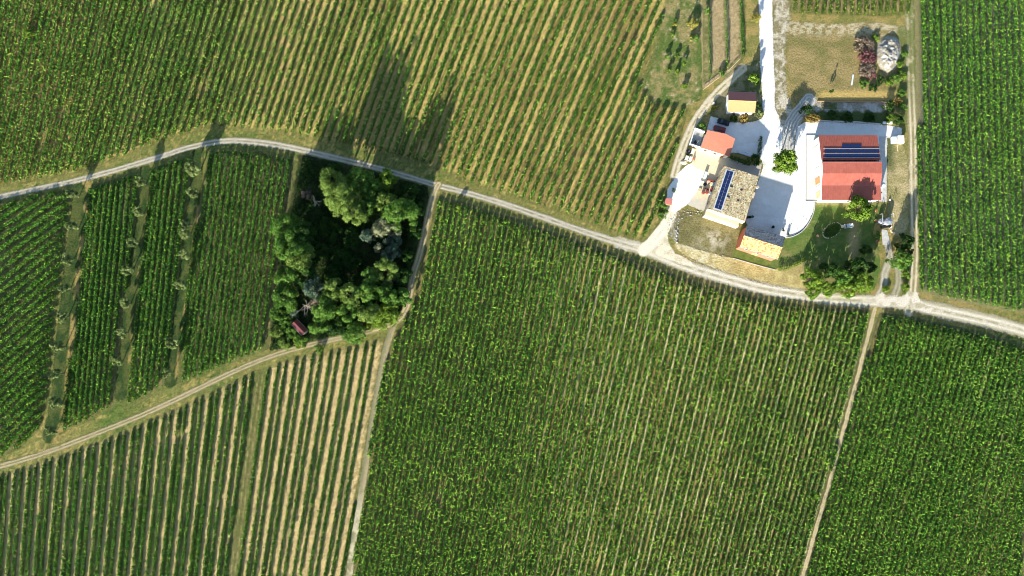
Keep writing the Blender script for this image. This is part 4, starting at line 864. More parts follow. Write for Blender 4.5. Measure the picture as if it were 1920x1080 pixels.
# ------------------------------------------------------------------ buildings
def V3(X, Y, z): return PV(X, Y, z)
def window(parent, a, b, t, z, w, h, door=False, mat=None, name=None):
    """opening on the wall a->b (outward normal to the right of a->b)"""
    a = Vector((a[0], a[1], 0)); b = Vector((b[0], b[1], 0)); d = (b - a).normalized(); n = Vector((d.y, -d.x, 0)); c = a.lerp(b, t); rz = math.atan2(d.y, d.x)
    bm = bmesh.new()
    for s in (-1, 1): add_box(bm, c + d * s * w / 2 + n * .03 + Vector((0, 0, z)), (.1, .12, h + .1), rz)
    for s in ((1,) if door else (-1, 1)): add_box(bm, c + n * .035 + Vector((0, 0, z + s * h / 2)), (w - .1, .12, .1), rz)
    f = bm_obj("door_frame" if door else "window", bm, M_WOOD if not door else M_PALEWOOD, parent)
    bm = bmesh.new(); add_box(bm, c + n * .01 + Vector((0, 0, z)), (w - .1, .06, h - .02), rz)
    bm_obj("door" if door else "pane", bm, mat or (M_WOOD if door else M_GLASS), f)
    if not door:
        bm = bmesh.new(); add_box(bm, c + n * .09 + Vector((0, 0, z - h / 2 - .08)), (w + .2, .22, .06), rz); bm_obj("sill", bm, M_PALECONC, f)
def inset(A, B, C, D, o):
    """footprint inside the eaves: A NW, B NE, C SE, D SW"""
    u = ((B - A) + (C - D)).normalized(); v = ((A - D) + (B - C)).normalized()
    return A + u * o - v * o, B - u * o - v * o, C - u * o + v * o, D + u * o + v * o
def gable(name, label, px, ze, zr, ridge, mw, mn, ms, over=.35, th=.16, wins=()):
    A, B, C, D = [V3(*p, ze) for p in px]; R1, R2 = [V3(*p, zr) for p in ridge]
    c = (A + B + C + D) / 4; t = empty(name, (c.x, c.y, 0), label, "house")
    o = Vector((c.x, c.y, 0)); A, B, C, D, R1, R2 = [q - o for q in (A, B, C, D, R1, R2)]
    a, b, cc, d = inset(A, B, C, D, over); u = (R2 - R1).normalized(); r1 = R1 + u * over; r2 = R2 - u * over
    dn = over * (zr - ze) / max(.5, (R1 - D).xy.length)
    bm = bmesh.new()
    base = [(d.x, d.y), (cc.x, cc.y), (r2.x, r2.y), (b.x, b.y), (a.x, a.y), (r1.x, r1.y)]
    add_walls(bm, base, [ze - th + dn - .02, ze - th + dn - .02, zr - th - .02, ze - th + dn - .02, ze - th + dn - .02, zr - th - .02])
    w = bm_obj("wall", bm, mw, t)
    bm = bmesh.new(); add_slab(bm, [A, B, R2, R1], th); rn = bm_obj("roof", bm, mn, t)
    bm = bmesh.new(); add_slab(bm, [R1 + Vector((0, 0, .004)), R2 + Vector((0, 0, .004)), C, D], th); rs = bm_obj("roof", bm, ms, t)
    bm = bmesh.new(); add_tube(bm, [R1 + Vector((0, 0, .03)), R2 + Vector((0, 0, .03))], .11, 8); bm_obj("ridge_cap", bm, ms, t)
    for e0, e1 in ((A, B), (D, C)):
        bm = bmesh.new(); k = (e1 - e0).normalized(); nn = Vector((-k.y, k.x, 0)) * (1 if e0 is A else -1)
        add_tube(bm, [e0 + nn * .07 - Vector((0, 0, .1)), e1 + nn * .07 - Vector((0, 0, .1))], .06, 6); bm_obj("gutter", bm, M_GREY, t)
    sides = {'s': (d, cc), 'e': (cc, b), 'n': (b, a), 'w': (a, d)}
    for sd_, tt, z, ww, hh, dr in wins: window(t, *sides[sd_], tt, z, ww, hh, dr)
    return t, rn, rs, o, (A, B, C, D, R1, R2)
def chimney(parent, loc, s=(.55, .55, 1.1)):
    bm = bmesh.new(); add_box(bm, Vector(loc) + Vector((0, 0, s[2] / 2)), s); add_box(bm, Vector(loc) + Vector((0, 0, s[2] + .05)), (s[0] + .2, s[1] + .2, .1)); bm_obj("chimney", bm, M_STONE, parent)
def panels(parent, corners, nu, nv, gap=.05, lift=.12, rack=None, rackpad=.0):
    """solar panels on the patch corners[0..3] (going round); rows nv along 0->3, columns nu along 0->1"""
    p0, p1, p2, p3 = corners; n = (p1 - p0).cross(p3 - p0).normalized()
    if n.z < 0: n = -n
    if rack:
        bm = bmesh.new(); e = (p1 - p0).normalized() * rackpad; f = (p3 - p0).normalized() * rackpad
        add_slab(bm, [q + n * (lift - .05) for q in (p0 - e - f, p1 + e - f, p2 + e + f, p3 - e + f)], .05); bm_obj("panel_rack", bm, rack, parent)
    def at(u, v): return (p0.lerp(p1, u)).lerp(p3.lerp(p2, u), v)
    lu = (p1 - p0).length; lv = (p3 - p0).length
    for i in range(nu):
        for j in range(nv):
            u0, u1 = i / nu + gap / 2 / lu, (i + 1) / nu - gap / 2 / lu; v0, v1 = j / nv + gap / 2 / lv, (j + 1) / nv - gap / 2 / lv
            bm = bmesh.new(); add_slab(bm, [at(*q) + n * lift for q in ((u0, v0), (u1, v0), (u1, v1), (u0, v1))], .035); bm_obj("solar_panel", bm, M_PANEL, parent)
def on_plane(X, Y, q0, n):
    x = (X - 960) / FPX; y = (540 - Y) / FPX; d = Vector((x, y * CT + ST, y * ST - CT)); o = Vector((0, CY, HC))
    return o + d * ((q0 - o).dot(n) / d.dot(n))

WN = (('s', .25, 1.5, .9, 1.1, False), ('s', .75, 1.5, .9, 1.1, False), ('w', .5, 1.3, 1.0, 1.2, False), ('e', .5, 1.05, 1.0, 2.1, True))
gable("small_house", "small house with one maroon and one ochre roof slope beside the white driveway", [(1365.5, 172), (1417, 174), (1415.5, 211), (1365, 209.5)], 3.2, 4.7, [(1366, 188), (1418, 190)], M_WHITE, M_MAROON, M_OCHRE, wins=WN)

# house with the salmon single slope and the walled court
zN, zS = 4.7, 3.5
A, A2, B, C, D = V3(1326.5, 244, zN), V3(1361, 251, zN - .05), V3(1378.5, 260, zN - .3), V3(1368, 293.5, zS), V3(1313.5, 276.5, zS)
c = (A + B + C + D) / 4; o = Vector((c.x, c.y, 0)); t = empty("single_slope_house", o, "house with a plain salmon single slope roof and a walled court at its left", "house")
A, A2, B, C, D = [q - o for q in (A, A2, B, C, D)]; a, b, cc, d = inset(A, B, C, D, .3)
bm = bmesh.new(); add_walls(bm, [(d.x, d.y), (cc.x, cc.y), (b.x, b.y), (a.x, a.y)], [zS - .15, zS - .15, zN - .5, zN - .25]); bm_obj("wall", bm, M_WHITE, t)
bm = bmesh.new(); add_slab(bm, [D, C, B, A2, A], .16); bm_obj("roof", bm, M_SALMON, t)
for k in (.2, .55): window(t, d, cc, k, 1.5, 1.0, 1.2)
window(t, d, cc, .82, 1.05, 1.1, 2.1, True); window(t, cc, b, .5, 1.6, .9, 1.0); window(t, b, a, .5, 1.7, .9, .9)
def wall_line(name, label, cat, pts, h, w, mat, closed=False, caps=None):
    q = [PV(*p) for p in pts]; o = sum(q, Vector()) / len(q); o.z = 0; bm = bmesh.new(); n = len(q); m = n if closed else n - 1
    seg = [((q[(i + 1) % n] - q[i]).normalized()) for i in range(m)]
    def off(i, s):
        if closed: d0, d1 = seg[(i - 1) % m], seg[i % m]
        else: d0, d1 = seg[max(i - 1, 0)], seg[min(i, m - 1)]
        d = (d0 + d1).normalized(); nn = Vector((-d.y, d.x, 0)); k = 1 / max(.5, abs(nn.dot(Vector((-d1.y, d1.x, 0))))); return q[i] - o + nn * s * w / 2 * k
    Lo = [bm.verts.new(off(i, 1) - Vector((0, 0, .05))) for i in range(n)]; Ro = [bm.verts.new(off(i, -1) - Vector((0, 0, .05))) for i in range(n)]
    Lt = [bm.verts.new(off(i, 1) + Vector((0, 0, h))) for i in range(n)]; Rt = [bm.verts.new(off(i, -1) + Vector((0, 0, h))) for i in range(n)]
    for i in range(m):
        j = (i + 1) % n; bm.faces.new((Lt[i], Lt[j], Rt[j], Rt[i])); bm.faces.new((Lo[i], Lo[j], Lt[j], Lt[i])); bm.faces.new((Ro[j], Ro[i], Rt[i], Rt[j]))
    if not closed:
        for i in (0, n - 1): bm.faces.new((Lo[i], Lt[i], Rt[i], Ro[i]))
    ob = bm_obj(name, bm, mat); ob.location = o; return tag(ob, label, cat)
wall_line("court_wall", "white three sided wall enclosing the small grey court", "wall", [(1320, 249), (1301.5, 242.5), (1292, 272), (1312.5, 278.5)], 1.3, .35, M_WHITE)
sheet("paved_court", [(1320, 248), (1302, 243), (1293, 271), (1312, 277)], lambda X, Y, x, y, sd, off, al: mixc((0.36, 0.37, 0.36), (0.28, 0.29, 0.28), fbm(x, y, 101)), 0.07, M_YARD, res=.25, fringe=.05)
p = PV(1303.5, 267); bm = bmesh.new(); add_cyl(bm, (0, 0, .45), .5, .9, 16, .45); add_cyl(bm, (0, 0, .93), .53, .06, 16)
x = bm_obj("water_butt", bm, M_BLACK); x.location = (p.x, p.y, .08); tag(x, "dark round water butt standing in the small paved court", "water butt")
p = PV(1306, 269); bm = bmesh.new(); add_cyl(bm, (0, 0, 1.3), .05, 2.6, 8); add_tube(bm, [(-.9, 0, 2.55), (.9, 0, 2.55)], .04); x = bm_obj("washing_post", bm, M_GREY); x.location = (p.x, p.y, .08); tag(x, "thin grey washing post with a cross bar in the paved court", "post")

# stone farmhouse
zE, zR = 6.0, 7.3
t, rW, rE, o, K = None, None, None, None, None
A, B, C, D = V3(1356.5, 310.5, zE), V3(1424, 331.5, zE), V3(1394.5, 414, zE), V3(1326.5, 391, zE); R1, R2 = V3(1391, 320.5, zR), V3(1361, 403, zR)
c = (A + B + C + D) / 4; o = Vector((c.x, c.y, 0)); farm = empty("stone_farmhouse", o, "big old farmhouse with a speckled beige tile roof and a dark strip of solar panels", "house")
A, B, C, D, R1, R2 = [q - o for q in (A, B, C, D, R1, R2)]; a, b, cc, d = inset(A, B, C, D, .35); u = (R2 - R1).normalized(); r1, r2 = R1 + u * .35, R2 - u * .35
bm = bmesh.new(); add_walls(bm, [(d.x, d.y), (r2.x, r2.y), (cc.x, cc.y), (b.x, b.y), (r1.x, r1.y), (a.x, a.y)], [zE - .1, zR - .2, zE - .1, zE - .1, zR - .2, zE - .1]); bm_obj("wall", bm, M_CREAM, farm)
bm = bmesh.new(); add_slab(bm, [A, R1, R2, D], .18); rW = bm_obj("roof", bm, M_COPPI, farm)
bm = bmesh.new(); add_slab(bm, [R1 + Vector((0, 0, .004)), B, C, R2 + Vector((0, 0, .004))], .18); rE = bm_obj("roof", bm, M_COPPI, farm)
bm = bmesh.new(); add_tube(bm, [R1 + Vector((0, 0, .03)), R2 + Vector((0, 0, .03))], .12, 8); bm_obj("ridge_cap", bm, M_COPPI, farm)
for side, ks in (((d, cc), (.15, .4, .65, .88)), ((cc, b), (.2, .5, .8)), ((b, a), (.3, .7)), ((a, d), (.2, .5, .8))):
    for k in ks:
        window(farm, *side, k, 4.4, 1.0, 1.3)
        window(farm, *side, k, 1.15 if k in (.4, .5) else 1.6, 1.1, 2.2 if k in (.4, .5) else 1.3, k in (.4, .5))
nW = (R1 - A).cross(D - A).normalized(); nW = nW if nW.z > 0 else -nW; nE = (B - R1).cross(R2 - R1).normalized(); nE = nE if nE.z > 0 else -nE
pc = [on_plane(*q, A + o, nW) - o for q in ((1363, 319.5), (1375.3, 322.5), (1352, 394), (1339.5, 390))]
panels(rW, [pc[0], pc[1], pc[2], pc[3]], 2, 9, gap=.06, rack=M_ALU, rackpad=.35)
for X, Y in ((1371.5, 349.5), (1365.5, 369)):
    q = on_plane(X, Y, A + o, nW) - o; bm = bmesh.new(); add_box(bm, q + nW * .06, (1.0, .55, .12), math.atan2(u.y, u.x) + math.pi / 2); bm_obj("skylight", bm, M_GLASS, rW)
for X, Y in ((1390, 355.5), (1384, 375.5)):
    q = on_plane(X, Y, B + o, nE) - o; bm = bmesh.new(); add_box(bm, q + nE * .06, (.8, .6, .12), math.atan2(u.y, u.x) + math.pi / 2); bm_obj("skylight", bm, M_GLASS, rE)
q = on_plane(1419, 352, B + o, nE) - o; chimney(rE, q - Vector((0, 0, .3)), (.6, .6, 1.3)); q = on_plane(1373, 325, A + o, nW) - o
# terrace along the south side and the low strip on the east side
bm = bmesh.new(); uu = (cc - d).normalized(); vv = Vector((uu.y, -uu.x, 0)); m0 = (d + cc) / 2; L = (cc - d).xy.length
add_box(bm, Vector((m0.x, m0.y, 1.35)) + vv * .95, (L, 1.9, 2.7), math.atan2(uu.y, uu.x)); bm_obj("terrace", bm, M_CREAM, farm)
bm = bmesh.new()
for k in range(9): add_box(bm, Vector((d.x, d.y, 0)).lerp(Vector((cc.x, cc.y, 0)), k / 8 * .98 + .01) + vv * 1.8 + Vector((0, 0, 3.2)), (.06, .06, 1.0), math.atan2(uu.y, uu.x))
add_box(bm, Vector((m0.x, m0.y, 3.72)) + vv * 1.8, (L - .1, .08, .06), math.atan2(uu.y, uu.x)); bm_obj("railing", bm, M_WHITE, farm)
bm = bmesh.new(); uu = (b - cc).normalized(); vv = Vector((uu.y, -uu.x, 0)); q0 = Vector((cc.x, cc.y, 0)).lerp(Vector((b.x, b.y, 0)), .38)
add_box(bm, q0 + vv * .8 + Vector((0, 0, 1.5)), ((b - cc).xy.length * .70, 1.6, 3.0), math.atan2(uu.y, uu.x)); bm_obj("porch", bm, M_CREAM, farm)

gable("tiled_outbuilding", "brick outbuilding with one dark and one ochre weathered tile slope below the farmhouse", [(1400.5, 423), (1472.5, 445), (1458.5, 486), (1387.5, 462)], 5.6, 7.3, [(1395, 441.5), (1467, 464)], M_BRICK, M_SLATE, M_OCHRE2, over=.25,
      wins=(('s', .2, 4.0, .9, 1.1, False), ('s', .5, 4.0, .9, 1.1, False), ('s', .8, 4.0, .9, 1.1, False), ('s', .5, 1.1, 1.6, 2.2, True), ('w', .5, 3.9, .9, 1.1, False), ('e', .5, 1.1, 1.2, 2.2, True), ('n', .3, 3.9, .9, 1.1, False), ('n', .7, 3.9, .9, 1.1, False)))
t = bpy.data.objects["tiled_outbuilding"]

# barn with stepped red sheet roof
prof = [(253.5, 5.0), (299.5, 6.05), (303.5, 6.7), (325, 6.4), (347.5, 5.05), (375, 4.75)]
Lp = [V3(1540.5, y, z) for y, z in prof]; Rp = [V3(1651, y, z) for y, z in prof]
o = (Lp[0] + Rp[-1]) / 2; o.z = 0; barn = empty("barn", o, "big barn with stepped red sheet roof and rows of solar panels on its upper slope", "barn")
Lp = [q - o for q in Lp]; Rp = [q - o for q in Rp]; xl = sum(q.x for q in Lp) / 6; xr = sum(q.x for q in Rp) / 6
for q in Lp: q.x = xl
for q in Rp: q.x = xr
bm = bmesh.new()
ys = [Rp[0].y - .3] + [Rp[i].y for i in range(1, 5)] + [Rp[5].y + .3]; zs = [q.z - .25 for q in Rp]; zs[2] = zs[1]
E_ = [[bm.verts.new((x_, y_, z_)) for y_, z_ in zip(ys, zs)] + [bm.verts.new((x_, ys[5], 0)), bm.verts.new((x_, ys[0], 0))] for x_ in (xl + .3, xr - .3)]
for r_ in E_: bm.faces.new(r_)
for k in (5, 6, 7): bm.faces.new((E_[0][k], E_[0][(k + 1) % 8], E_[1][(k + 1) % 8], E_[1][k]))
bm_obj("wall", bm, M_WHITE, barn)
roofs = []
for i in (0, 2, 3, 4):
    bm = bmesh.new(); add_slab(bm, [Lp[i] + Vector((0, 0, .006 * i)), Rp[i] + Vector((0, 0, .006 * i)), Rp[i + 1] + Vector((0, 0, .006 * i)), Lp[i + 1] + Vector((0, 0, .006 * i))], .14)
    n_ = int((xr - xl) / .55)
    for k in range(n_ + 1):
        f = k / n_; p0, p1 = Lp[i].lerp(Rp[i], f), Lp[i + 1].lerp(Rp[i + 1], f); add_tube(bm, [p0 + Vector((0, 0, .02)), p1 + Vector((0, 0, .02))], .045, 4)
    roofs.append(bm_obj("roof", bm, M_RED, barn))
bm = bmesh.new(); add_slab(bm, [Lp[2] + Vector((0, .05, .05)), Rp[2] + Vector((0, .05, .05)), Rp[2] + Vector((0, -.2, .05)), Lp[2] + Vector((0, -.2, .05))], .6); bm_obj("ridge_flashing", bm, M_MAROON, barn)
bm = bmesh.new(); add_slab(bm, [Lp[4] + Vector((0, .12, .06)), Rp[4] + Vector((0, .12, .06)), Rp[4] + Vector((0, -.12, .05)), Lp[4] + Vector((0, -.12, .05))], .1); bm_obj("valley_gutter", bm, M_MAROON, barn)
nN = (Rp[0] - Lp[0]).cross(Lp[1] - Lp[0]).normalized(); nN = nN if nN.z > 0 else -nN
def bp(X, Y): return on_plane(X, Y, Lp[0] + o, nN) - o
panels(roofs[0], [bp(1546.3, 278.8), bp(1648, 278.8), bp(1648, 287), bp(1546.3, 287)], 19, 1, gap=.05)
panels(roofs[0], [bp(1546.3, 288), bp(1648, 288), bp(1648, 295.6), bp(1546.3, 295.6)], 19, 1, gap=.05)
panels(roofs[0], [bp(1578.5, 270), bp(1615, 270), bp(1615, 277.8), bp(1578.5, 277.8)], 7, 1, gap=.05)
for yy in (279.2, 287.5, 295.9):
    bm = bmesh.new(); add_tube(bm, [bp(1543, yy) + nN * .16, bp(1648.5, yy) + nN * .16], .06, 4); bm_obj("panel_rail", bm, M_ALU, roofs[0])
Wb, Wt = (xl + .3, ys[5]), (xl + .3, ys[0])
def door_big(y0, y1, h, mat, nm="sliding_door"):
    bm = bmesh.new(); q0 = on_plane(1539, y0, Vector((xl + .3, 0, 0)) + o, Vector((1, 0, 0))) - o; q1 = on_plane(1539, y1, Vector((xl + .3, 0, 0)) + o, Vector((1, 0, 0))) - o
    add_box(bm, ((xl + .3) - .06, (q0.y + q1.y) / 2, h / 2), (.14, abs(q0.y - q1.y), h)); x_ = bm_obj(nm, bm, mat, barn)
    bm = bmesh.new(); add_box(bm, ((xl + .3) - .16, q1.y + .3, 1.1), (.06, .06, .35)); bm_obj("handle", bm, M_GREY, x_)
door_big(268, 275, 3.4, M_PALECONC); door_big(310, 325, 3.6, M_PALECONC); door_big(329, 342, 3.4, M_OCHRE); door_big(346, 354, 3.4, M_WHITE); door_big(356, 369, 3.0, M_PALEWOOD)
for k in range(5): window(barn, (xr - .3, ys[5]), (xr - .3, ys[0]), .15 + k * .17, 3.2, 1.2, .8)
for k in range(4): window(barn, (xl + .3, ys[5]), (xr - .3, ys[5]), .15 + k * .22, 2.6, 1.2, .9)
for k in range(4): window(barn, (xr - .3, ys[0]), (xl + .3, ys[0]), .15 + k * .22, 2.6, 1.2, .9)
bm = bmesh.new()
for k in range(6):
    q = V3(1652.5, 271 + k * 18, 4.2) - o; add_box(bm, (xr + .25, q.y, 4.3), (.7, .3, .45))
bm_obj("roof_bracket", bm, M_BLACK, barn)

def slab(name, px, z, mat, kerb=None):
    bm = bmesh.new(); add_slab(bm, [PV(*q) + Vector((0, 0, z)) for q in px], z + .05); x_ = bm_obj(name, bm, mat); x_['kind'] = 'structure'; return x_
slab("concrete_apron", [(1512, 255.5), (1545, 255.5), (1545, 377), (1511, 377.5)], .13, M_PALECONC)
slab("concrete_apron", [(1648, 256), (1662.5, 256.5), (1662, 378), (1648, 377.5)], .13, M_CONC)
wall_line("apron_kerb", "thin grey kerb framing the concrete apron left of the barn", "kerb", [(1540, 254.5), (1511.5, 254.5), (1510.5, 378), (1538, 378)], .32, .18, M_CONC)
wall_line("patio_wall", "low curved stone wall along the rounded edge of the white yard", "wall", smooth([(1474, 446), (1490, 442), (1506, 431.5), (1519, 413), (1525.5, 396), (1527.5, 379)], 5), .35, .25, M_CONC)
wall_line("yard_wall", "long low wall between vegetable garden and white yard", "wall", [(1532, 226.6), (1570, 228), (1610, 229.5), (1650, 233)], .5, .3, M_CONC)
wall_line("garden_wall", "straight low dark wall along the top of the vegetable garden", "wall", [(1532, 190.5), (1580, 190.8), (1630, 190.8), (1664, 192)], .45, .3, M_WOOD)
wall_line("bank_kerb", "thin pale kerb running along the lower lawn edge above the dry bank", "kerb", [(1374, 484), (1400, 491.5), (1430, 500), (1452, 505.5)], .15, .2, M_CONC)

# sheds, tanks and loose things in the yards
def shed(name, label, cat, px, zl, zh, mw, mr, over=.15):
    q = [PV(*p, zh) for p in px]; c = sum(q, Vector()) / 4; o = Vector((c.x, c.y, 0)); t = empty(name, o, label, cat); q = [k - o for k in q]
    q[0].z = q[1].z = zh; q[2].z = q[3].z = zl
    f = inset(*q, over); bm = bmesh.new(); add_walls(bm, [(k.x, k.y) for k in f][::-1], [zl - .1, zl - .1, zh - .15, zh - .15]); bm_obj("wall", bm, mw, t)
    bm = bmesh.new(); add_slab(bm, q, .1); bm_obj("roof", bm, mr, t); f2 = [Vector((k.x, k.y, 0)) for k in f]
    window(t, f2[3], f2[2], .5, .98, .9, 1.9, True); return t
shed("garden_shed", "tiny shed with a maroon roof at the left edge of the western gravel yard", "shed", [(1248.5, 371.5), (1261.5, 372.5), (1259.5, 384), (1246.5, 382)], 2.3, 2.6, M_WOOD, M_MAROON)
# ruined hut in the grove
gable("ruined_hut", "small hut with a red tile roof half hidden under the grove's lower left trees", [(556, 598), (576, 619), (566, 629), (546, 608)], 2.5, 3.7, [(551, 603), (571, 624)], M_STONE, M_RUST, mat_plain('pink_red_tiles', (0.075, 0.02, 0.024), 0.85, var=.3, scale=3), over=.2, wins=(('s', .5, 1.0, .9, 1.9, True), ('n', .5, 1.4, .7, .7, False)))  # sun-facing slope: tree shade is put into the dark tile colour

def tank(name, label, X, Y, r, h, mat, cone=.25):
    p = PV(X, Y, h); bm = bmesh.new(); add_cyl(bm, (0, 0, h / 2), r, h, 24); t = empty(name, (p.x, p.y, 0), label, "tank"); bm_obj("tank_wall", bm, mat, t)
    bm = bmesh.new(); add_cyl(bm, (0, 0, h + cone / 2 + .02), r * 1.04, cone, 24, .12)
    for k in range(8):
        a = k * math.pi / 4; add_tube(bm, [(math.cos(a) * r, math.sin(a) * r, h + .06), (math.cos(a) * .1, math.sin(a) * .1, h + cone + .05)], .04, 4)
    bm_obj("lid", bm, mat, t); bm = bmesh.new(); add_cyl(bm, (0, 0, h + cone + .1), .16, .16, 10); bm_obj("vent", bm, M_GREY, t); return t
tank("water_tank", "larger round grey water tank above the concrete path", 1667, 414.5, 1.2, 2.2, M_GREY); tank("water_tank", "smaller round grey water tank left of the larger one", 1653.5, 414, .85, 1.8, M_GREY)
tank("silo", "round pale silo at the lower right of the barn's side strip", 1655.5, 346.5, .9, 3.0, M_PALEBLUE, .5); tank("water_tank", "dark round topped cistern beside the stacked pale blocks by the court", 1291.5, 284, .75, 1.5, M_BLACK, .3)
p = PV(1648, 412); bm = bmesh.new()
add_tube(bm, [(0, 1.6, 0), (0, 1.6, 2.2)], .07); add_tube(bm, [(0, -1.6, 0), (0, -1.6, 2.2)], .07); add_tube(bm, [(0, 1.7, 2.2), (0, -1.7, 2.2)], .09); add_tube(bm, [(-.8, -1.65, 2.2), (.6, -1.6, 2.25)], .09)
x = bm_obj("pipe_frame", bm, M_ALU); x.location = (p.x, p.y, 0); tag(x, "pale T shaped pipe frame left of the grey water tanks", "pipe frame")
p = PV(1666, 404); bm = bmesh.new(); add_tube(bm, [(0, 0, 0), (0, 0, 3.2)], .07); add_tube(bm, [(0, 0, 3.2), (.1, -1.3, 3.0)], .09); x = bm_obj("pump_pole", bm, M_ALU); x.location = (p.x, p.y, 0); tag(x, "pale pole with an arm reaching over the larger water tank", "pole")
boxed("tank_trough", "long dark trough below the two grey water tanks", "trough", 1659.5, 425, (3.2, .9, .8), M_DKNET, math.radians(8)); boxed("metal_bar", "pale metal bar lying along the dark trough", "bar", 1659.5, 421, (2.8, .18, 1.0), M_ALU, math.radians(12))
slab("concrete_path", [(1653, 430), (1663, 431), (1668, 452), (1666, 458), (1655, 459)], .1, M_CONC)
bm = bmesh.new()
for k in range(14): add_rock(bm, (random.uniform(-.55, .55), -1.6 + k * .25, .05), random.uniform(.2, .36), k)
p = PV(1671.5, 430); x = bm_obj("rockery", bm, M_TUFF); x.location = (p.x, p.y, 0); x.rotation_euler = (0, 0, .35); tag(x, "line of cream and orange stones edging the concrete path", "rockery")
def pot(label, X, Y, r, h, mat, pl=True):
    p = PV(X, Y); bm = bmesh.new(); add_cyl(bm, (0, 0, h / 2), r * .7, h, 14, r); add_cyl(bm, (0, 0, h), r * 1.1, .08, 14); t = empty("flower_pot", (p.x, p.y, 0), label, "flower pot"); bm_obj("pot", bm, mat, t)
    if pl:
        V, C, _ = crown_data(r * 1.5, h * .9, h + r * 1.6, int(X * 7 + Y), 'mid', 60, .12, 8); C[::2] = (0.50, 0.09, 0.08); quads("flowers", V, C, M_TREE, t)
pot("red flower pot between the barn side tree and the water tanks", 1641.5, 395.5, .35, .5, M_PINK); pot("pinkish flower pot left of the water tanks in the shade", 1640.5, 413.5, .3, .4, M_PINK); pot("red flower pot in the shaded bed left of the concrete path", 1643, 452, .3, .4, M_PINK)
pot("white flower pot at the lower right corner of the barn strip", 1667.5, 375.5, .3, .45, M_WHITE, False)
p = PV(1531, 443); bm = bmesh.new(); add_cyl(bm, (0, 0, .25), .16, .5, 12, .12); bmesh.ops.create_uvsphere(bm, u_segments=16, v_segments=10, radius=.42, matrix=Matrix.Translation((0, 0, .85))); x = bm_obj("garden_ornament", bm, M_PINK, smooth_=True); x.location = (p.x, p.y, 0); tag(x, "round pinkish garden ball on a foot standing alone on the lawn", "garden ornament")
# oval flower bed with stones and the stone bench at its end
p = PV(1560, 432); bed = empty("flower_bed", (p.x, p.y, 0), "oval planted bed ringed with pale stones in the lawn", "flower bed"); bm = bmesh.new()
for k in range(34):
    a_ = k / 34 * 2 * math.pi; ex, ey = 3.6 * math.cos(a_), 2.1 * math.sin(a_); ca, sa = math.cos(.6), math.sin(.6)
    if k % 9 != 4: add_rock(bm, (ex * ca - ey * sa, ex * sa + ey * ca, 0), random.uniform(.14, .27), 900 + k)
bm_obj("stone_edging", bm, M_TUFF, bed)
rng = np.random.default_rng(5); n = 1500; rr_ = np.sqrt(rng.uniform(0, .9, n)); aa = rng.uniform(0, 6.283, n); ex, ey = 3.4 * rr_ * np.cos(aa), 1.95 * rr_ * np.sin(aa); ca, sa = math.cos(.6), math.sin(.6)
c_ = np.c_[ex * ca - ey * sa, ex * sa + ey * ca, .05 + rng.uniform(0, .55, n) * (1 - rr_ * .5)]; t1 = rng.normal(0, 1, (n, 3)); t1 /= np.linalg.norm(t1, axis=1)[:, None]; t2 = np.cross(t1, rng.normal(0, 1, (n, 3))); t2 /= np.linalg.norm(t2, axis=1)[:, None]
quads("ground_plants", np.stack([c_ - t1 * .16, c_ + t2 * .12, c_ + t1 * .16, c_ - t2 * .12], 1), mixc((0.05, 0.10, 0.02), (0.12, 0.20, 0.04), rng.uniform(0, 1, n)), M_TREE, bed)
p = PV(1590, 424); t = empty("stone_trough", (p.x, p.y, 0), "pale grey stone trough with a small side step beside the oval flower bed", "trough", None, math.radians(8)); bm = bmesh.new()
for s in (-1, 1): add_box(bm, (0, s * .62, .45), (2.9, .16, .9), 0, .02); add_box(bm, (s * 1.38, 0, .45), (.16, 1.1, .9), 0, .02)
add_box(bm, (0, 0, .12), (2.6, 1.1, .2)); bm_obj("basin", bm, M_CONC, t); bm = bmesh.new(); add_box(bm, (-2.0, .2, .2), (.9, .8, .4), 0, .03); bm_obj("step", bm, M_PALECONC, t); bm = bmesh.new(); add_box(bm, (.3, 0, .7), (2.1, 1.08, .06)); bm_obj("water", bm, M_PALEBLUE, t)

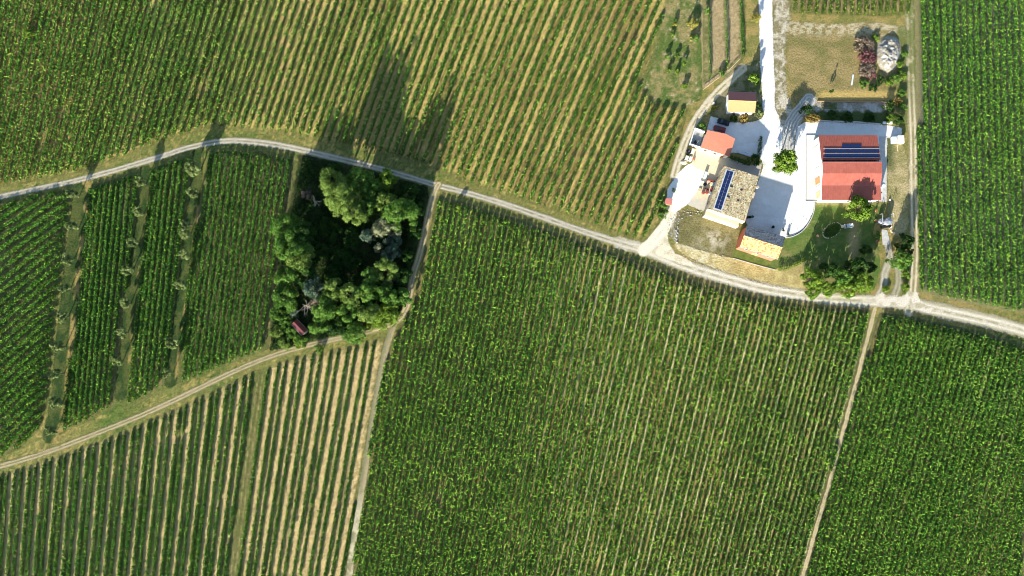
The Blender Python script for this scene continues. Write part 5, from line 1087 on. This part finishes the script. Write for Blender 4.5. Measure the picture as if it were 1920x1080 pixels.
# cars
def car(label, X, Y, rz, mat, wagon=0.0):
    p = PV(X, Y); t = empty("parked_car", (p.x, p.y, .08), label, "car", "cars parked by the salmon roofed house", rz)
    bm = bmesh.new(); pr = [(-2.12, .30), (-2.15, .66), (-1.95, .84), (-1.0, .96), (1.75, 1.0), (2.08, .9), (2.12, .30)]
    vs = [[bm.verts.new((x_, s * .88, z_)) for x_, z_ in pr] for s in (-1, 1)]
    for s in (0, 1): bm.faces.new(vs[s])
    for i in range(len(pr)): bm.faces.new((vs[0][i], vs[0][(i + 1) % 7], vs[1][(i + 1) % 7], vs[1][i]))
    bmesh.ops.bevel(bm, geom=bm.edges[:], offset=.07, segments=2, affect='EDGES')
    add_slab(bm, [Vector(q) for q in ((-.28, -.62, 1.47), (1.25 + wagon, -.62, 1.45), (1.25 + wagon, .62, 1.45), (-.28, .62, 1.47))], .05)
    for s in (-1, 1): add_tube(bm, [(-1.0, s * .76, .98), (-.28, s * .62, 1.44)], .04, 5); add_tube(bm, [(.45, s * .78, .98), (.45, s * .63, 1.44)], .04, 5); add_tube(bm, [(1.72, s * .76, .98), (1.25 + wagon, s * .62, 1.42)], .05, 5); add_box(bm, (-.75, s * .98, 1.0), (.12, .2, .14), 0, .03)
    bm_obj("body", bm, mat, t)
    bm = bmesh.new(); lo = [bm.verts.new(q) for q in ((-.98, -.78, .95), (1.72, -.78, .97), (1.72, .78, .97), (-.98, .78, .95))]; hi = [bm.verts.new(q) for q in ((-.3, -.62, 1.425), (1.22 + wagon, -.62, 1.405), (1.22 + wagon, .62, 1.405), (-.3, .62, 1.425))]
    for i in range(4): bm.faces.new((lo[i], lo[(i + 1) % 4], hi[(i + 1) % 4], hi[i]))
    bm.faces.new(hi); bm.faces.new(lo[::-1]); bm_obj("windows", bm, M_GLASS, t)
    for x_ in (-1.35, 1.32):
        for s in (-1, 1):
            bm = bmesh.new(); add_cyl(bm, (x_, s * .80, .32), .33, .22, 18, rot=Matrix.Rotation(math.pi / 2, 4, 'X')); w = bm_obj("wheel", bm, M_TYRE, t)
            bm = bmesh.new(); add_cyl(bm, (x_, s * .91, .32), .2, .04, 14, rot=Matrix.Rotation(math.pi / 2, 4, 'X')); bm_obj("rim", bm, M_ALU, w)
    for s in (-1, 1):
        bm = bmesh.new(); add_box(bm, (-2.08, s * .62, .70), (.16, .36, .14), 0, .04); bm_obj("headlight", bm, M_LAMP, t)
        bm = bmesh.new(); add_box(bm, (2.09, s * .66, .78), (.1, .3, .16), 0, .03); bm_obj("tail_light", bm, M_REDPL, t)
car("black parked car at the edge of the white car yard below the hut", 1355, 230.2, math.radians(-18), M_BLACK); car("dark red parked car tucked against the salmon roofed house", 1347.8, 243.2, math.radians(-16), M_CARRED, .35)

# small clutter of the working yard left of the farmhouse
RZ = math.radians(-19)
J = [("tarpaulin_stack", "pale blue tarpaulin covered stack at the upper left of the junk beside the farmhouse", "stack", 1322, 329, (1.0, 2.2, .9), M_PALEBLUE, 0),
     ("white_board", "white board lying at the left edge of the junk beside the farmhouse", "board", 1317, 341, (1.5, .35, .35), M_WHITE, 0), ("timber_pile", "long dark red timber pile in the middle of the junk", "timber pile", 1333, 339.5, (2.6, .55, .7), M_RUST, 0),
     ("wooden_crate", "pale wooden crate right under the long timber pile", "crate", 1333, 345.5, (1.0, 1.0, .8), M_PALEWOOD, 0), ("blue_bin", "blue bin against the farmhouse wall, right of the pale crate", "bin", 1338, 347, (.9, 1.3, 1.1), M_BLUE, 0),
     ("timber_pile", "short dark timber pile just above the maroon drums", "timber pile", 1324.5, 355, (1.3, .4, .5), M_RUST, 0), ("pale_bin", "pale blue bin at the bottom of the junk against the farmhouse", "bin", 1332, 364, (1.1, .9, 1.0), M_PALEBLUE, 0),
     ("wooden_pallet", "yellowish pallet at the lower left corner of the junk", "pallet", 1312, 356.5, (1.1, 1.2, .3), M_PALEWOOD, 0), ("rusty_cart", "small rusty cart against the farmhouse at the top of the junk", "cart", 1344, 336.5, (.9, 1.0, .8), M_RUST, 0),
     ("stone_block", "pale stone block right of the dark cistern", "block", 1297.5, 285, (.9, 1.9, 1.0), M_PALECONC, 0), ("stone_block", "pale stone block below the dark cistern, left one of the pair", "block", 1287, 297, (1.1, 1.4, .9), M_PALECONC, 0),
     ("stone_block", "pale stone block below the dark cistern, right one of the pair", "block", 1293.5, 299, (1.0, 1.5, 1.0), M_PALECONC, 0), ("brick_stack", "small brick red stack right of the pale stone blocks", "brick stack", 1300, 298.5, (.6, .8, .8), M_BRICK, 0),
     ("wooden_box", "tan wooden box below the small brick red stack", "box", 1299.5, 303.5, (.8, .9, .6), M_PALEWOOD, 0), ("white_tank", "white square tank between barn strip and pale cabinet", "tank", 1673.5, 264, (1.5, 2.1, 1.3), M_PALEBLUE, 1),
     ("pale_cabinet", "pale rectangular cabinet at the upper right corner behind the barn", "cabinet", 1685.5, 263.5, (2.0, 2.7, 1.5), M_PALECONC, 1), ("low_wall_bench", "grey white bench wall along the hedge right of the salmon roofed house", "bench", 1395, 289, (4.6, .8, .5), M_ALU, 0),
     ("white_board", "white plank lying beside the maroon brush heap", "board", 1598, 150, (.5, 4.0, .12), M_PALEBLUE, 2), ("white_barrel", "small white box beside the golden bush left of the hut", "box", 1337.5, 194.5, (.6, .7, .7), M_WHITE, 0),
     ("cold_frame", "white slatted cold frame at the corner of yard and garden", "cold frame", 1663, 231, (3.2, .8, .5), M_WHITE, 3), ("fallen_board", "pale board leaning out below the white tank", "board", 1682.5, 278, (.3, 2.2, .15), M_PALEWOOD, 1)]
for nm, lab, cat, X, Y, sz, m, k in J:
    boxed(nm, lab, cat, X, Y, sz, m, (RZ, 0, math.radians(-12), 0)[k], 0.09)
p = PV(1312, 356.5)
for i, (X, Y, m, lab) in enumerate([(1318, 362, M_RUST, "maroon drum at the lower left of the junk"), (1325, 361.5, M_RUST, "maroon drum just right of the lower left drum"), (1334.5, 356, M_REDPL, "bright red drum against the farmhouse wall in the junk"), (1321, 346.5, M_BLACK, "small black drum in the middle left of the junk")]):
    p = PV(X, Y); bm = bmesh.new(); add_cyl(bm, (0, 0, .5), .5, 1.0, 18)
    for z_ in (.05, .35, .68, .97): add_cyl(bm, (0, 0, z_), .53, .05, 18)
    x = bm_obj("drum", bm, m); x.location = (p.x, p.y, .09); tag(x, lab, "drum", "drums beside the farmhouse")
p = PV(1263, 358); bm = bmesh.new(); add_cyl(bm, (0, 0, .25), .5, .5, 14, .6); t = empty("planter", (p.x, p.y, .08), "round planter with grey green plant in the western gravel yard", "planter"); bm_obj("pot", bm, M_CONC, t)
V, C, _ = crown_data(.8, .4, 1.2, 77, 'olive', 150, .14, 10); quads("plant", V, C, M_TREE, t)
for i, (X, Y, m, lab) in enumerate([(1400, 408, M_RUST, "reddish planter at the lower corner of the farmhouse, first of three"), (1404.5, 408, M_BLACK, "dark planter between the reddish planter and the yard, second of three"), (1409, 407.5, M_GREY, "grey planter nearest the open yard, third of three"), (1448, 426.5, M_BLACK, "dark planter in the yard above the outbuilding's dark slope"), (1466.5, 432.5, M_GREY, "grey planter in the yard near the outbuilding's right corner"), (1476, 440.5, M_GREY, "small grey planter at the end of the curved patio wall")]):
    p = PV(X, Y); bm = bmesh.new(); add_cyl(bm, (0, 0, .35), .32, .7, 14, .45); t = empty("planter", (p.x, p.y, .08), lab, "planter"); bm_obj("pot", bm, m, t)
    V, C, _ = crown_data(.5, .6, 1.3, 80 + i, 'dark', 90, .13, 8); quads("plant", V, C, M_TREE, t)
# rubble mound and brush heap
def mound(name, label, cat, X, Y, rx, ry, h, n, mat, seed, s=(.25, .7)):
    rr = random.Random(seed); p = PV(X, Y); bm = bmesh.new(); K = 26; prev = None
    rings = []
    for j in range(6):
        f = j / 5; ring_ = []
        for k in range(K):
            a_ = 2 * math.pi * k / K; w_ = 1 + .12 * math.sin(a_ * 3 + seed) + .10 * math.sin(a_ * 5 + 2 * seed) + rr.uniform(-.10, .10); ring_.append(bm.verts.new((math.cos(a_) * rx * w_ * (1 - f * .82), math.sin(a_) * ry * w_ * (1 - f * .82), h * math.sin(f * math.pi / 2) * rr.uniform(.85, 1.1) - .08)))
        rings.append(ring_)
    for A_, B_ in zip(rings, rings[1:]):
        for k in range(K): bm.faces.new((A_[k], A_[(k + 1) % K], B_[(k + 1) % K], B_[k]))
    bm.faces.new(rings[-1])
    for k in range(n):
        q = math.sqrt(rr.random()); a_ = rr.uniform(0, 6.283); add_rock(bm, (math.cos(a_) * rx * q, math.sin(a_) * ry * q, h * math.cos(q * math.pi / 2) * .9), rr.uniform(*s), rr.randrange(10 ** 6))
    x = bm_obj(name, bm, mat); x.location = (p.x, p.y, 0); return tag(x, label, cat)
RUB = smooth([(1646, 80), (1656, 70), (1672, 68), (1686, 76), (1690, 96), (1687, 118), (1680, 128), (1668, 136), (1655, 134), (1646, 122), (1641, 104)], 4, True)
def rubc(X, Y, x, y, sd, off, al):
    n = fbm(x * .9, y * .9, 121, 4); C = mixc((0.36, 0.34, 0.30), (0.20, 0.18, 0.135), sst(.42, .66, n)); C = mixc(C, (0.22, 0.20, 0.14), sst(.70, .80, vn(x * 1.6, y * 1.6, 122)))
    return mixc(C, (0.30, 0.25, 0.13), sst(.9, .1, sd) * .8)
x = sheet("rubble_mound", RUB, rubc, 0.06, M_GRAVEL, res=.22, fringe=.5, hfn=lambda X, Y, x, y, sd: sst(-.3, 2.8, sd) * (.35 + 1.5 * fbm(x * .45, y * .45, 123, 3) + .5 * fbm(x * 1.7, y * 1.7, 124, 3)))
x['kind'] = 'thing'; tag(x, "big pale mound of broken stone rubble in the dry meadow", "rubble mound")
mound("tan_heap", "tan sand heap at the lower left of the pale stone blocks", "heap", 1282.5, 304.5, 1.3, .9, .6, 10, M_TUFF, 6, (.1, .25))
for i, (X, Y, r, h, tone, lab) in enumerate([(1621, 84, 20, 1.5, 'dry', "upper part of the brush heap left of the rubble mound, greyish"), (1627, 108, 18, 1.8, 'pinkdry', "maroon middle of the brush heap left of the rubble mound"), (1625, 130, 17, 1.5, 'dry', "lower grey part of the brush heap left of the rubble mound"), (1634, 142, 9, 1.1, 'pinkdry', "small maroon tail of the brush heap, lowest part")]):
    bush(lab, X, Y, r, h, tone, 600 + i, name="brush_heap", cat="brush heap", leaf=.26)
# dry stone lines around the paddock and a rail by the field path
def stones(label, pts, seed, s=(.10, .28), gap=.5):
    rr = random.Random(seed); pw = np.array([P(a_, b_) for a_, b_ in smooth(pts, 6)]); o = pw.mean(0); bm = bmesh.new()
    for a_, b_ in zip(pw, pw[1:]):
        L_ = np.linalg.norm(b_ - a_)
        for k in range(max(1, int(L_ / gap))):
            q = a_ + (b_ - a_) * rr.random() - o; add_rock(bm, (q[0] + rr.gauss(0, .18), q[1] + rr.gauss(0, .18), 0), rr.uniform(*s), rr.randrange(10 ** 6))
    x = bm_obj("stone_edge", bm, M_ROCK); x.location = (o[0], o[1], 0); return tag(x, label, "stone edge")
stones("outermost curved line of rocks at the rounded end of the paddock", [(1254, 444), (1253, 425), (1261, 408), (1277, 397), (1296, 393), (1318, 399)], 1)
stones("second curved line of rocks from outside at the rounded end of the paddock", [(1260, 448), (1259, 428), (1266, 413), (1279, 402), (1297, 398), (1316, 404)], 2)
stones("third curved line of rocks from outside at the rounded end of the paddock", [(1267, 453), (1264, 432), (1270, 417), (1282, 407), (1298, 403)], 3)
stones("innermost short curved line of rocks at the rounded end of the paddock", [(1270, 456), (1268, 440), (1272, 425)], 4, (.25, .5))
stones("line of small rocks between paddock grass and dry bank", [(1276, 458), (1305, 467), (1340, 477), (1370, 484)], 6, (.10, .24))
stones("dark edge rocks under the dry bank beside the lane", [(1280, 478), (1330, 501), (1390, 521), (1450, 537), (1505, 546)], 8, (.12, .28), .6)
def rail(label, a_, b_):
    A_, B_ = PV(*a_), PV(*b_); o = (A_ + B_) / 2; bm = bmesh.new(); n_ = max(2, int((B_ - A_).length / 2.2))
    add_tube(bm, [A_ - o + Vector((0, 0, .8)), B_ - o + Vector((0, 0, .8))], .1, 6)
    t = empty("rail_fence", o, label, "fence"); bm_obj("rail", bm, M_PALEWOOD, t)
    for k in range(n_ + 1):
        q = (A_ - o).lerp(B_ - o, k / n_); bm = bmesh.new(); add_cyl(bm, q + Vector((0, 0, .42)), .08, .9, 6); bm_obj("post", bm, M_PALEWOOD, t)
rail("pale wooden rail along the lower right edge of the tilled plot", (1366, 133), (1385, 113)); rail("pale wooden rail along the lower left edge of the tilled plot", (1318, 169), (1347, 147))
# vegetables in rows
vt = []
for r_ in range(4):
    for k in range(10):
        X, Y = 1541 + k * 2.9, 194.5 + r_ * 3.0; p = PV(X, Y); rng = np.random.default_rng(r_ * 40 + k); n = 22
        c_ = np.c_[rng.normal(0, .13, n), rng.normal(0, .13, n), rng.uniform(.03, .3, n)]; t1 = rng.normal(0, 1, (n, 3)); t1 /= np.linalg.norm(t1, axis=1)[:, None]; t2 = np.cross(t1, rng.normal(0, 1, (n, 3))); t2 /= np.linalg.norm(t2, axis=1)[:, None]
        x = quads("lettuce", np.stack([c_ - t1 * .13, c_ + t2 * .1, c_ + t1 * .13, c_ - t2 * .1], 1), mixc((0.08, 0.16, 0.02), (0.24, 0.34, 0.05), rng.uniform(0, 1, n)) if k > 4 else mixc((0.12, 0.12, 0.05), (0.30, 0.30, 0.16), rng.uniform(0, 1, n)), M_TREE)
        x.location = (p.x, p.y, .03); tag(x, "small bright lettuce plant in the right half of the garden rows" if k > 4 else "small greyish cabbage plant in the left half of the garden rows", "vegetable", "bright lettuces in the garden" if k > 4 else "greyish cabbages in the garden")
